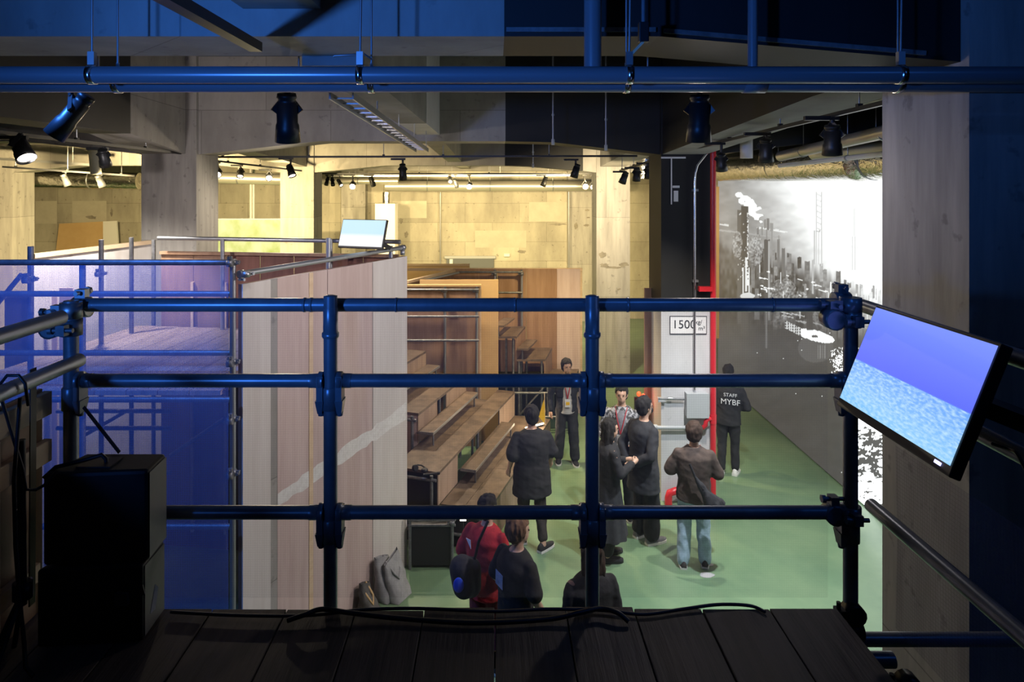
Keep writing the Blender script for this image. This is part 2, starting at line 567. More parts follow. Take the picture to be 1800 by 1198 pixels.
def vnoise(x, y, seed):
    xi, yi = np.floor(x).astype(int), np.floor(y).astype(int)
    xf, yf = x - xi, y - yi
    xf, yf = xf * xf * (3 - 2 * xf), yf * yf * (3 - 2 * yf)

    def hsh(a, b):
        h_ = np.sin(a * 127.1 + b * 311.7 + seed * 74.7) * 43758.5453
        return h_ - np.floor(h_)
    return (hsh(xi, yi) * (1 - xf) + hsh(xi + 1, yi) * xf) * (1 - yf) + (hsh(xi, yi + 1) * (1 - xf) + hsh(xi + 1, yi + 1) * xf) * yf


def mural_value(px, py, rng):
    """display grey value of the projected picture at photo position (px, py)"""
    def sm(a, b, x):
        t = np.clip((x - a) / (b - a), 0, 1)
        return t * t * (3 - 2 * t)
    hit = lambda x, y, w_, h_: (px > x) & (px < x + w_) & (py > y) & (py < y + h_)
    n1 = vnoise(px / 22, py / 11, 1) * .6 + vnoise(px / 9, py / 5, 2) * .4
    v = 0.52 + 0.55 * sm(1300, 1480, px + (400 - py) * .5) + (n1 - .5) * .14
    # bright ragged cloud beside the tall tower
    d = ((px - 1322 - (py - 368) * .75) / 17) ** 2 + ((py - 364) / 26) ** 2 + (vnoise(px / 7, py / 6, 3) - .5) * 1.3
    v = np.where(d < .75, np.maximum(v, 1.0), v)
    v = np.where(((px - 1345) / 20) ** 2 + ((py - 372) / 7) ** 2 + (n1 - .5) < .6, .70, v)
    for (x0, y0, w_, h_, g) in ((1265, 394, 16, 3, .8), (1330, 400, 40, 3, .85), (1360, 405, 25, 2, .9), (1262, 404, 110, 3, .62), (1480, 432, 60, 3, 1.0)):
        v = np.where((np.abs(px - x0 - w_ / 2) < w_ / 2) & (np.abs(py - y0 - (px - x0) * .12) < h_ / 2), g, v)
    # ground under the skyline: dark on the left, pale on the right
    skyl = 425 + (px - 1290) * .34 + (vnoise(px / 6, px * 0, 4) - .5) * 18
    gr = sm(-8, 26, py - skyl)
    gcol = .33 + .50 * sm(1400, 1540, px + (500 - py) * .35) + (vnoise(px / 4, py / 9, 5) - .5) * .16
    gcol = gcol - .16 * sm(40, 150, py - skyl)
    v = v * (1 - gr) + gcol * gr
    # ragged blocks of buildings
    for k in range(150):
        x = rng.uniform(1296, 1546)
        y = 428 + (x - 1296) * .34 + rng.uniform(-14, 95)
        w_, h_ = rng.uniform(2, 10), rng.uniform(6, 46)
        g = .22 + rng.uniform(0, .34) + .40 * max(0, (x - 1410) / 130)
        v = np.where(hit(x, y, w_, h_), g + (vnoise(px / 3, py / 3, 6) - .5) * .12, v)
    # towers
    for x, y, w_, h_, g in ((1296, 369, 8, 200, .34), (1303, 362, 12, 235, .28), (1331, 400, 3, 12, .45), (1338, 398, 3, 16, .5), (1334, 412, 2, 80, .5), (1343, 385, 3, 16, .5), (1348, 384, 4, 20, .45), (1354, 392, 5, 14, .55),
                            (1347, 404, 2, 20, .5), (1356, 400, 2, 70, .55), (1343, 421, 10, 150, .33), (1350, 423, 3, 140, .62), (1366, 420, 5, 50, .45), (1368, 414, 2, 10, .5), (1374, 436, 6, 50, .42), (1427, 456, 3, 60, .7),
                            (1434, 337, 2, 130, .80), (1443, 337, 2, 130, .78), (1431, 405, 2, 60, .72), (1438, 405, 2, 60, .72), (1434, 405, 8, 2, .7), (1497, 415, 2, 60, .84), (1502, 415, 2, 60, .84), (1506, 415, 2, 60, .84), (1499, 365, 5, 50, .9)):
        v = np.where(hit(x, y, w_, h_), g, v)
    v = np.where(hit(1434, 337, 11, 70) & (np.abs(((py - 337) % 10) - 5 - (px - 1439) * .6) < 1.2), .8, v)
    v = np.where(hit(1313, 372, 3, 130) & (vnoise(px / 1.6, py / 2.5, 7) > .45), .92, v)
    v = np.where(hit(1297, 372, 19, 120) & (vnoise(px / 2.2, py / 2.6, 8) > .86), .85, v)
    for x, y, w_, h_ in ((1310, 452, 3, 60), (1316, 470, 2, 52), (1305, 470, 2, 50)):
        v = np.where(hit(x, y, w_, h_), .86, v)
    v = np.where(((px - 1314) / 13) ** 2 + ((py - 520) / 6) ** 2 < 1, .82, v)
    # foliage
    fol = np.zeros(px.shape, bool)
    for x, y, rx_, ry_ in ((1296, 430, 9, 22), (1328, 440, 14, 26), (1376, 515, 24, 26), (1400, 530, 20, 18), (1374, 566, 18, 12), (1448, 560, 18, 22)):
        fol |= ((px - x) / rx_) ** 2 + ((py - y) / ry_) ** 2 + (n1 - .5) * .9 < 1
    fn = vnoise(px / 2.0, py / 2.2, 9)
    v = np.where(fol, v * .6 + .40 * fn + .08, v)
    # white kerbs, frames and lit edges
    for k in range(60):
        x = rng.uniform(1322, 1540)
        y = 455 + (x - 1300) * .30 + rng.uniform(0, 80)
        L_, a = rng.uniform(4, 24), rng.choice([.16, .22, .3, 1e3, 1e3])
        m = ((np.abs(px - x) < .9) & (np.abs(py - y) < L_ / 2)) if a > 100 else ((np.abs(px - x) < L_ / 2) & (np.abs(py - y - (px - x) * a) < 1.0))
        v = np.where(m, .98, v)
    # dark ground in front
    low = sm(505, 600, py - (px - 1290) * .10)
    v = v * (1 - low) + (.30 - .05 * sm(600, 720, py) + (n1 - .5) * .04) * low
    # round hall with white roof
    v = np.where(((px - 1434) / 31) ** 2 + ((py - 612) / 25) ** 2 < 1, np.where(py > 596 + (px - 1434) * .2, .36, v), v)
    for k in range(4):
        v = np.where((np.abs(px - 1438 - 4 * k) < .8) & (py > 606) & (py < 630), .5, v)
    v = np.where(((px - 1434) / 33) ** 2 + ((py - 590 - (px - 1434) * .24) / 10) ** 2 < 1, 1.05, v)
    v = np.where((np.abs(px - 1432) < 5) & (np.abs(py - 591) < 2), .35, v)
    v = np.where((px > 1380) & (px < 1408) & (py > 562 + (px - 1380) * .5) & (py < 576 + (px - 1380) * .5), np.where((np.sin(px * 1.5) > .1) | (np.sin(py * 1.3) > .6), .85, .3), v)
    v = np.where(hit(1418, 540, 10, 40), .30, v)
    v = np.where(hit(1345, 548, 4, 64), .42, v)
    # glints on the water
    g1 = vnoise(px / 1.7, py / 1.5, 10)
    dens = .45 * sm(1448, 1476, px) * sm(600, 625, py) * (1 - sm(650, 668, py)) + .05 * sm(1440, 1490, px) * sm(640, 660, py) + .02 * sm(1300, 1400, px) * sm(540, 600, py) * (1 - sm(690, 720, py))
    v = np.where(g1 > 1 - dens, 1.25, v)
    wv = vnoise(px / 9 + py / 30, py / 3.6, 11) * .6 + vnoise(px / 3.5, py / 2.0, 12) * .4 + .15 * np.sin(py * .045)
    v = np.where((px > 1500) & (py > 690), np.where(wv > .44, 1.4, .32), v)
    return v


cols = np.arange(1262, 1700, 1.15)
rows = np.linspace(0.02, 4.43, 290)
PX, ZZ = np.meshgrid(cols, rows)
YY = (5.0 * F) / (PX - CX)
PY = CY + (HC - ZZ) * F / YY
val = np.clip(mural_value(PX, PY, np.random.RandomState(5)), 0, 1.6)
nr, nc = PX.shape
co = np.stack([np.full(PX.shape, 5.0), YY, ZZ], -1).reshape(-1, 3)
idx = np.arange(nr * nc).reshape(nr, nc)
fc = np.stack([idx[:-1, :-1], idx[1:, :-1], idx[1:, 1:], idx[:-1, 1:]], -1).reshape(-1, 4)
me = bpy.data.meshes.new('cityscape_mural')
me.vertices.add(len(co))
me.vertices.foreach_set('co', co.ravel())
me.loops.add(fc.size)
me.loops.foreach_set('vertex_index', fc.ravel().astype(np.int32))
me.polygons.add(len(fc))
me.polygons.foreach_set('loop_start', np.arange(0, fc.size, 4, dtype=np.int32))
me.update(calc_edges=True)
ca = me.color_attributes.new('print', 'FLOAT_COLOR', 'POINT')
tint = np.stack([val * 0.97, val * 1.0, val * 1.0, np.ones_like(val)], -1)
tint[..., 0] += 0.015
ca.data.foreach_set('color', tint.astype(np.float32).ravel())
mm, nt, b = newmat('projected_cityscape')
at = node(nt, 'ShaderNodeAttribute', attribute_name='print')
pw = node(nt, 'ShaderNodeGamma')
pw.inputs[1].default_value = 2.2
nt.links.new(at.outputs['Color'], pw.inputs[0])
b.inputs['Base Color'].default_value = (0.06, 0.06, 0.06, 1)
b.inputs['Roughness'].default_value = 0.5
nt.links.new(pw.outputs[0], b.inputs['Emission Color'])
b.inputs['Emission Strength'].default_value = 1.15
me.materials.append(mm)
mural = bpy.data.objects.new('cityscape_mural', me)
C.objects.link(mural)
tag(mural, 'large black and white cityscape picture projected along the aisle wall', 'mural')

# ================================================================== NEAR SCAFFOLD PLATFORM
YP = 2.40
R = 0.0243
DECK = 2.93
zr = lambda py, y=YP: HC - (py - CY) * y / F
xr = lambda px, y=YP: (px - CX) * y / F
plat = empty('scaffold_platform', (-0.1, 1.3, 0), 'near scaffold platform with dark plank deck and blue lit guardrail', 'scaffold platform')
seams = [10, 132, 253, 375, 505, 627, 746, 870, 994, 1113, 1232, 1350, 1470]
for i, (a, b_) in enumerate(zip(seams, seams[1:])):
    x0, x1 = xr(a, 2.36) + 0.002, xr(b_, 2.36) - 0.002
    dz, dy = random.uniform(-0.003, 0.003), random.uniform(-0.012, 0.006)
    MB().box(x0, x1, 0.2, 2.36 + dy, DECK - 0.04 + dz, DECK + dz).build('plank', M['plank_dark'], plat, 0.003)
posts = [125, 581, 1041, 1495]
for i, p in enumerate(posts):
    x = xr(p)
    top = zr(520) if i in (1, 2) else zr(528)
    mb = MB().tube((x, YP, 0.0), (x, YP, top), R)
    if i in (1, 2):
        mb.lathe((x, YP, top - 0.005), (0, 0, 1), [(0, R), (0.006, R * 0.9), (0.009, R * 0.4)], 14)
    mb.build('post', M['rail'], plat)
    if i in (1, 2):
        MB().lathe((x, YP, zr(590)), (0, 0, 1), [(-0.006, R + .003), (0, R + .006), (0.012, R + .006), (0.014, R + .0015), (0.10, R + .0015)], 16).build('sleeve', M['rail'], plat)
MB().tube((xr(150, 2.45), 2.45, zr(535.5, 2.45)), (xr(1475, 2.45), 2.45, zr(535.5, 2.45)), R).build('top_rail', M['rail'], plat)
for px in (536, 548, 697, 905, 1103, 1357):
    MB().lathe((xr(px, 2.45), 2.45, zr(535.5, 2.45)), (1, 0, 0), [(-0.004, R), (-0.004, R + .0022), (0.004, R + .0022), (0.004, R)], 16).build('rail_joint', M['rail'], plat)
for py in (668.5, 900):
    z = zr(py)
    for a, b_ in zip(posts, posts[1:]):
        MB().tube((xr(a) + 0.03, YP, z), (xr(b_) - 0.03, YP, z), R * 0.97).build('ledger', M['rail'], plat)
    for i, p in enumerate(posts):
        x = xr(p)
        mb = MB()
        mb.lathe((x, YP, z - 0.10), (0, 0, 1), [(0, R + .002), (0, R + .006), (0.075, R + .006), (0.08, R + .002)], 16)
        for sgn in ((-1, 1) if 0 < i < 3 else ((1,) if i == 0 else (-1,))):
            xx = x + sgn * 0.033
            mb.lathe((x + sgn * 0.024, YP, z), (sgn, 0, 0), [(0, R + .008), (0.016, R + .008), (0.017, R + .001), (0.05, R + .001)], 16)
            mb.box(xx - 0.011, xx + 0.011, YP - 0.026, YP + 0.026, z - 0.065, z + 0.02)
            zz = z - 0.065
            w0, w1 = (xx - 0.015, xx + 0.013) if sgn < 0 else (xx - 0.013, xx + 0.015)
            mb.hexa([(w0 + .006, YP - .018, zz - .047), (w1 - .006, YP - .018, zz - .047), (w1 - .006, YP + .018, zz - .047), (w0 + .006, YP + .018, zz - .047),
                     (w0, YP - .028, zz), (w1, YP - .028, zz), (w1, YP + .028, zz), (w0, YP + .028, zz)])
            mb.lathe((xx, YP, zz - 0.058), (0, 0, 1), [(0, .010), (.014, .012)], 10)
        mb.build('bracket', M['rail'], plat)


def coupler(c, ax, bx, mat, parent, s=1.0, name='coupler'):     # swivel coupler: two clamp rings with a bolt flap each
    c, ax, bx = Vector(c), Vector(ax).normalized(), Vector(bx).normalized()
    mb = MB()
    off = ax.cross(bx)
    if off.length < 0.1:
        off = ax.orthogonal()
    off.normalize()
    for k, axis in ((0, ax), (1, bx)):
        cc = c + off * (0.0 if k == 0 else 0.055 * s)
        mb.lathe(cc - axis * 0.024 * s, axis, [(0, R * s * 1.05), (0, R * s * 1.32), (.048 * s, R * s * 1.32), (.048 * s, R * s * 1.05)], 14)
        side = axis.cross(off).normalized()
        mb.obox(cc + side * R * s * 1.75, side * R * s * 0.55, axis * .016 * s, off * .013 * s)
        mb.tube(cc + side * R * s * 1.9 - off * .034 * s, cc + side * R * s * 1.9 + off * .034 * s, .007 * s, 8)
        mb.lathe(cc + side * R * s * 1.9 + off * .026 * s, off, [(0, .013 * s), (.012 * s, .013 * s)], 6)
    return mb.build(name, mat, parent)


# corner couplers, return rails on both sides, ledger beyond the right corner
cl = (xr(125), YP, zr(535.5))
coupler((cl[0], YP, zr(545)), (0, 0, 1), (1, 0, 0), M['steel'], plat, 1.15)
coupler((cl[0], YP, zr(575)), (0, 0, 1), (0, 1, 0), M['steel_d'], plat, 1.15)
coupler((xr(1495), YP, zr(536)), (0, 0, 1), (1, 0, 0), M['rail'], plat, 1.15)
coupler((xr(1495), YP, zr(560)), (0, 0, 1), (0, 1, 0), M['rail'], plat, 1.15)
coupler((xr(1495), YP, 3.237), (0, 0, 1), (0, 1, 0), M['rail'], plat, 1.1)
XL = -1.465
MB().tube((XL, 2.30, 3.945), (XL, 0.6, 3.945), R).build('side_rail', M['steel'], plat)
MB().tube((XL, 2.40, 3.775), (XL, 0.6, 3.775), R).build('side_rail', M['steel'], plat)
XR = xr(1495) + 0.105
MB().tube((XR, 2.52, 3.945), (XR, 0.6, 3.945), R).build('side_rail', M['rail'], plat)
MB().tube((XR, 2.46, 3.237), (XR, 0.6, 3.237), R).build('side_rail', M['rail'], plat)
MB().tube((XR, 2.44, 3.70), (XR, 0.6, 3.70), R).build('side_rail', M['rail'], plat)
MB().tube((1.30, 2.50, zr(1123, 2.5)), (2.26, 2.50, zr(1123, 2.5)), R).build('ledger', M['rail'], plat)
for y, z in ((2.38, DECK - 0.03), (2.06, DECK - 0.05), (1.93, DECK - 0.06)):
    coupler((1.245, y, z), (0, 1, 0), (1, 0, 0), M['black_metal'], plat, 1.1)
for y in (2.2, 0.5):
    MB().tube((-1.7, y, DECK - 0.068), (1.28, y, DECK - 0.068), R).build('joist', M['rail'], plat)
for x in (-1.64, 1.236):
    MB().tube((x, 0.45, 0), (x, 0.45, 4.0), R).build('post', M['rail'], plat)

# side board of the platform on the left
sb = empty('side_board', (-1.56, 1.5, DECK + 0.004), 'brown plywood side board with pale battens left of the loudspeaker', 'board')
MB().box(-1.574, -1.562, 0.4, 2.35, DECK + 0.004, 3.69).build('board', M['ply_brown'], sb)
for z0, z1, y1 in ((3.60, 3.68, 2.36), (3.44, 3.515, 2.36), (3.06, 3.12, 2.3)):
    MB().box(-1.562, -1.534, 0.4, y1, z0, z1).build('batten', M['pine'], sb, 0.003)
for y in (1.2, 2.02):
    MB().box(-1.562, -1.53, y, y + 0.09, DECK, 3.60).build('stud', M['pine'], sb, 0.003)

# safety mesh behind the guardrail
def sheet(name, p, mat, label, group=None):    # quad p[0..3] with a slight wave, doubled to a thin cloth
    n = 36
    a, b_, c_, d_ = [Vector(q) for q in p]
    nrm = (b_ - a).cross(d_ - a).normalized()
    mb = MB()
    vs = []
    for j in range(5):
        for i in range(n + 1):
            u, v = i / n, j / 4
            q = (a * (1 - u) + b_ * u) * (1 - v) + (d_ * (1 - u) + c_ * u) * v
            vs.append(q + nrm * 0.006 * math.sin(u * 21 + v * 3) * math.sin(v * 3.1))
    fs = [(j * (n + 1) + i, j * (n + 1) + i + 1, (j + 1) * (n + 1) + i + 1, (j + 1) * (n + 1) + i) for j in range(4) for i in range(n)]
    mb.add(vs, fs, True)
    o = mb.build(name, mat)
    return tag(o, label, 'mesh sheet', group)


sheet('safety_mesh', [(xr(146, 2.50), 2.50, zr(545, 2.5)), (xr(1455, 2.50), 2.50, zr(545, 2.5)), (xr(1455, 2.50), 2.50, 2.88), (xr(146, 2.50), 2.50, 2.88)], M['sheet'], 'clear woven safety mesh hung behind the near guardrail')
sheet('safety_mesh', [(XR + .03, 2.36, 3.49), (XR + .03, 0.6, 3.49), (XR + .03, 0.6, 2.86), (XR + .03, 2.36, 2.86)], M['sheet_side'], 'bluish safety mesh on the right side rail under the monitor')

# ---- loudspeaker, its straps and cables
spk = empty('loudspeaker', (-1.3, 2.26, DECK), 'black loudspeaker cabinet standing on the dark deck', 'loudspeaker')
fp = [(-1.440, 2.165), (-1.118, 2.195), (-1.128, 2.335), (-1.40, 2.335)]
fp2 = [(-1.447, 2.15), (-1.128, 2.18), (-1.135, 2.335), (-1.41, 2.335)]


def cab(fp, z0, z1, tilt=0.0):
    mb = MB()
    mb.hexa([(x, y, z0) for x, y in fp] + [(x, y + tilt, z1) for x, y in fp])
    return mb


cab(fp2, DECK + 0.004, 3.178).build('lower_cabinet', M['speaker'], spk, 0.008)
up = cab(fp, 3.18, 3.475).build('cabinet', M['speaker'], spk, 0.012)
MB().box(-1.36, -1.25, 2.21, 2.29, 3.4735, 3.479).build('handle_recess', M['black'], up)
MB().path([(-1.445, 2.18, 3.455), (-1.42, 2.20, 3.482), (-1.35, 2.235, 3.490), (-1.30, 2.25, 3.502), (-1.285, 2.25, 3.488), (-1.285, 2.25, 3.476)], 0.007, 8).build('power_lead', M['black_metal'], up)
MB().add([(-1.116, 2.20, 3.19), (-1.125, 2.33, 3.19), (-1.125, 2.33, 3.465), (-1.116, 2.20, 3.465)], [(0, 1, 2, 3)]).build('lit_side_face', plain('lit_grey_side', (0.24, 0.235, 0.225), 0.6), up)  # paler grey quad paints in the light falling on this side
MB().add([(-1.126, 2.19, 2.945), (-1.132, 2.33, 2.945), (-1.132, 2.33, 3.17), (-1.126, 2.19, 3.17)], [(0, 1, 2, 3)]).build('lit_side_face', plain('lit_lower_side', (0.18, 0.175, 0.16), 0.6), spk)  # lower side, likewise coloured paler as if lit
MB().bar((-1.44, 2.155, 3.02), (-1.12, 2.172, 3.105), 0.004, 0.03).build('strap', M['black'], spk)
MB().box(-1.205, -1.165, 2.155, 2.17, 3.062, 3.10).build('buckle', plain('grey_buckle', (0.05, 0.05, 0.06), 0.4), spk)
MB().prism([(-1.108, 2.185, 3.02), (-1.10, 2.20, 3.025), (-1.095, 2.21, 3.09), (-1.10, 2.20, 3.105)], (0.002, 0, 0)).build('tag', M['white'], spk)
MB().bar(W(147, 715, 2.38), W(210, 795, 2.345), 0.004, 0.012).build('strap', M['black'], spk)

st = empty('light_stand', (-1.47, 2.11, DECK), 'black folded light stand beside the loudspeaker', 'stand')
MB().tube((-1.470, 2.12, DECK + 0.16), (-1.476, 2.12, 3.60), 0.013, 12).build('pole', M['black_metal'], st)
MB().lathe((-1.470, 2.12, DECK + 0.18), (0, 0, 1), [(0, .02), (0, .028), (.05, .028), (.05, .02)], 12).build('collar', M['black_metal'], st)
for q in ((-1.52, 2.03), (-1.468, 1.98), (-1.518, 2.15)):
    MB().tube((-1.470, 2.12, DECK + 0.20), (q[0], q[1], DECK + 0.008), 0.008, 8).build('leg', M['black_metal'], st)
cb = MB().path([(-1.425, 2.08, 3.72), (-1.428, 2.07, 3.79), (-1.447, 2.07, 3.814), (-1.483, 2.07, 3.814), (-1.502, 2.07, 3.79), (-1.504, 2.08, 3.73), (-1.445, 2.085, 3.52), (-1.44, 2.09, 3.46), (-1.43, 2.12, 3.445), (-1.41, 2.13, 3.455), (-1.39, 2.16, 3.485)], 0.005, 8).build('cable', M['black'])
tag(cb, 'thin black cable looped over the left side rail', 'cable')
cb = MB().path([(-1.436, 2.06, 3.75), (-1.455, 2.06, 3.5), (-1.45, 2.06, 3.3), (-1.43, 2.05, 3.14), (-1.41, 2.04, 3.02), (-1.40, 2.03, 2.96), (-1.37, 2.02, 2.939)], 0.006, 8).build('cable', M['black'])
tag(cb, 'black cable hanging in front of the loudspeaker', 'cable')
sp_ = MB()
pts = [(-1.492, 2.20, 3.80), (-1.492, 2.20, 3.7), (-1.494, 2.20, 3.4), (-1.496, 2.20, 3.04)]
for a, b_ in zip(pts, pts[1:]):
    sp_.bar(a, b_, 0.004, 0.028, (0, 1, 0))
tag(sp_.build('strap', M['black']), 'wide black strap hanging from the left side rail', 'strap')


def cable(pts, r, label, mat=None):
    P = [Vector(p) for p in pts]
    out = []
    for i in range(len(P) - 1):
        p0, p1, p2, p3 = P[max(i - 1, 0)], P[i], P[i + 1], P[min(i + 2, len(P) - 1)]
        for k in range(8):
            t = k / 8
            out.append(0.5 * ((2 * p1) + (p2 - p0) * t + (2 * p0 - 5 * p1 + 4 * p2 - p3) * t * t + (3 * p1 - p0 - 3 * p2 + p3) * t ** 3))
    out.append(P[-1])
    return tag(MB().path(out, r, 8).build('cable', mat or M['black']), label, 'cable')


def onDeck(px, py, lift=0.0115):
    return G(px, py, DECK + lift)


cable([onDeck(300, 1075), onDeck(420, 1081), onDeck(540, 1081), onDeck(640, 1071), onDeck(740, 1069, .012), onDeck(870, 1074), onDeck(960, 1070), onDeck(1060, 1072), onDeck(1130, 1079), onDeck(1200, 1070), onDeck(1262, 1062, .014), onDeck(1318, 1064, .01), onDeck(1345, 1075)], 0.0055,
      'long grey black cable wavering along the deck edge', plain('grey_cable', (0.035, 0.037, 0.045), 0.5))
cable([onDeck(505, 1090, .014), onDeck(535, 1080, .028), onDeck(566, 1070, .03), onDeck(612, 1076, .028), onDeck(700, 1086, .014), onDeck(830, 1094, .014), onDeck(960, 1088, .014), onDeck(1020, 1076, .028), onDeck(1055, 1069, .03), onDeck(1085, 1076, .03), onDeck(1105, 1092, .014)], 0.008, 'thick black cable in front of the middle guardrail posts')


# ---- monitors
def screen_mat(name, kind):
    m, nt, b = newmat(name)
    L = nt.links.new
    uv = node(nt, 'ShaderNodeUVMap')
    sp = node(nt, 'ShaderNodeSeparateXYZ')
    L(uv.outputs[0], sp.inputs[0])
    rp = node(nt, 'ShaderNodeValToRGB')
    L(sp.outputs[1], rp.inputs[0])
    el = rp.color_ramp.elements
    mp = node(nt, 'ShaderNodeMapping')
    L(uv.outputs[0], mp.inputs[0])
    nz = node(nt, 'ShaderNodeTexNoise')
    L(mp.outputs[0], nz.inputs[0])
    nz.inputs['Detail'].default_value = 4
    mx = node(nt, 'ShaderNodeMix', data_type='RGBA', blend_type='MIX')
    if kind == 'sea':
        el[0].position, el[0].color = 0.0, c4(srgb(140, 205, 255))
        el[1].position, el[1].color = 1.0, c4(srgb(125, 150, 255))
        for p, c in ((0.425, srgb(105, 165, 250)), (0.438, srgb(92, 110, 252)), (0.7, srgb(110, 130, 255))):
            e = el.new(p)
            e.color = c4(c)
        mp.inputs['Scale'].default_value = (26, 44, 1)
        mp.inputs['Rotation'].default_value = (0, 0, 0.25)
        nz.inputs['Scale'].default_value = 1.0
        r2 = node(nt, 'ShaderNodeValToRGB')
        r2.color_ramp.elements[0].position = 0.40
        r2.color_ramp.elements[0].color = (0, 0, 0, 1)
        r2.color_ramp.elements[1].position = 0.82
        r2.color_ramp.elements[1].color = (1, 1, 1, 1)
        L(nz.outputs[0], r2.inputs[0])
        lt = node(nt, 'ShaderNodeMath', operation='LESS_THAN')
        lt.inputs[1].default_value = 0.43
        L(sp.outputs[1], lt.inputs[0])
        ml = node(nt, 'ShaderNodeMath', operation='MULTIPLY')
        L(r2.outputs[0], ml.inputs[0])
        L(lt.outputs[0], ml.inputs[1])
        L(ml.outputs[0], mx.inputs[0])
        L(rp.outputs[0], mx.inputs[6])
        mx.inputs[7].default_value = c4(srgb(205, 240, 255))
    elif kind == 'pale':
        el[0].position, el[0].color = 0.0, c4(srgb(250, 252, 255))
        el[1].position, el[1].color = 1.0, c4(srgb(205, 240, 255))
        e = el.new(0.38)
        e.color = c4(srgb(245, 250, 255))
        e = el.new(0.5)
        e.color = c4(srgb(200, 235, 255))
        mx.inputs[0].default_value = 0
        L(rp.outputs[0], mx.inputs[6])
    else:
        el[0].position, el[0].color = 0.3, c4(srgb(190, 205, 80))
        el[1].position, el[1].color = 0.62, c4(srgb(245, 245, 170))
        mp.inputs['Scale'].default_value = (5, 3, 1)
        mp.inputs['Rotation'].default_value = (0, 0, 0.7)
        nz.inputs['Scale'].default_value = 1.0
        L(nz.outputs[0], rp.inputs[0])
        mx.inputs[0].default_value = 0
        L(rp.outputs[0], mx.inputs[6])
    L(mx.outputs[2], b.inputs['Emission Color'])
    b.inputs['Base Color'].default_value = (0.01, 0.01, 0.012, 1)
    b.inputs['Roughness'].default_value = 0.4
    b.inputs['Emission Strength'].default_value = 1.0
    return m


def monitor(TL, TR, BR, BL, kind, label, arm=None, chin=0.02):
    TL, TR, BR, BL = map(Vector, (TL, TR, BR, BL))
    c = (TL + TR + BR + BL) / 4
    ux = (TR - TL + BR - BL).normalized()
    w = ((TR - TL).length + (BR - BL).length) / 2
    n = ux.cross((TL - BL)).normalized()
    if n.dot(Vector((0, 0, HC)) - c) < 0:
        n = -n
    uy = (TL - BL)
    uy = (uy - ux * uy.dot(ux)).normalized()
    h = ((TL - BL).length + (TR - BR).length) / 2
    root = empty('monitor', c - uy * h / 2, label, 'monitor')
    MB().obox(c - n * 0.018 - uy * chin * 0.3, ux * (w / 2 + .008), uy * (h / 2 + .006 + chin * 0.4), n * 0.016).build('housing', M['black'], root, 0.004)
    MB().obox(c - n * 0.05, ux * 0.13, uy * 0.10, n * 0.02).build('rear_cover', M['black'], root, 0.006)
    a, b_ = ux * w / 2, uy * h / 2
    mb = MB()
    mb.add([c - a - b_, c + a - b_, c + a + b_, c - a + b_], [(0, 1, 2, 3)])
    o = mb.build('screen', screen_mat('screen_' + kind, kind), root)
    uvl = o.data.uv_layers.new(name='UVMap')
    idx = {tuple(round(q, 5) for q in v.co): i for i, v in enumerate(o.data.vertices)}
    uvs = [(0, 0), (1, 0), (1, 1), (0, 1)]
    for lp in o.data.loops:
        uvl.data[lp.index].uv = uvs[lp.vertex_index]
    if arm:
        MB().bar(c - n * 0.06, arm, 0.045, 0.045).build('arm', M['black_metal'], root)
    return root, c, ux, uy, n, w, h


mroot, c, ux, uy, n, w, h = monitor((1.271, 2.283, 3.982), (1.264, 1.718, 3.988), (1.142, 1.717, 3.687), (1.149, 2.282, 3.681), 'sea', 'monitor showing a blue sea, tilted on the right side rail', (XR, 1.72, 3.79), 0.03)
MB().obox(c + ux * (w / 2 - .045) - uy * (h / 2 + .010) - n * .001, ux * .012, uy * .004, n * .002).build('indicator_light', M['led'], mroot)
cable([W(1745, 780, 1.75), W(1775, 790, 1.7), W(1790, 800, 1.66), W(1815, 850, 1.6)], 0.005, 'black cable behind the tilted monitor')
monitor(W(603, 386, 7.45), W(678, 387, 7.20), W(671.5, 434.5, 7.12), W(595.5, 431, 7.37), 'pale', 'monitor with a pale bright screen on the plywood tower rail', W(686, 436, 7.45))

# ================================================================== PLYWOOD TOWER
P0, P1 = Vector((-2.118, 5.685, 0)), Vector((-1.035, 7.86, 0))
WT = 3.55
wd = (P1 - P0).normalized()
wn = Vector((wd.y, -wd.x, 0))            # towards the aisle


def wall_pt(px):          # point of the clad face seen at photo column px
    k = (px - CX) / F
    s = (P0.x - k * P0.y) / (k * wd.y - wd.x)
    return P0 + wd * s


clad = empty('plywood_cladding', (P0 + P1) / 2, 'tall pale pink plywood wall cladding the aisle side of the tower', 'plywood wall')
for a, b_, m_, th in ((425, 474, 'ply_white', .012), (474, 486, 'conc', .010), (486, 541, 'ply_pink', .012), (541, 548, 'pine', .018), (548, 573.5, 'ply_pink', .012), (574.5, 653, 'ply_pink', .012), (654, 714, 'ply_white', .012)):
    pa, pb = wall_pt(a), wall_pt(b_)
    mb = MB().hexa([pa, pa + wn * th, pb + wn * th, pb] + [p + Vector((0, 0, WT)) for p in (pa, pa + wn * th, pb + wn * th, pb)])
    mb.build('plywood_panel' if m_.startswith('ply') else ('batten' if m_ == 'pine' else 'filler_strip'), M[m_], clad)
MB().hexa([P0, P1, P1 - wn * .04, P0 - wn * .04] + [p + Vector((0, 0, WT)) for p in (P0, P1, P1 - wn * .04, P0 - wn * .04)]).build('frame_board', M['ply_red'], clad)


def wall_hit(px, py, off=0.014):
    p = wall_pt(px)
    p = p + wn * off
    return Vector((p.x, p.y, HC - (py - CY) * p.y / F))


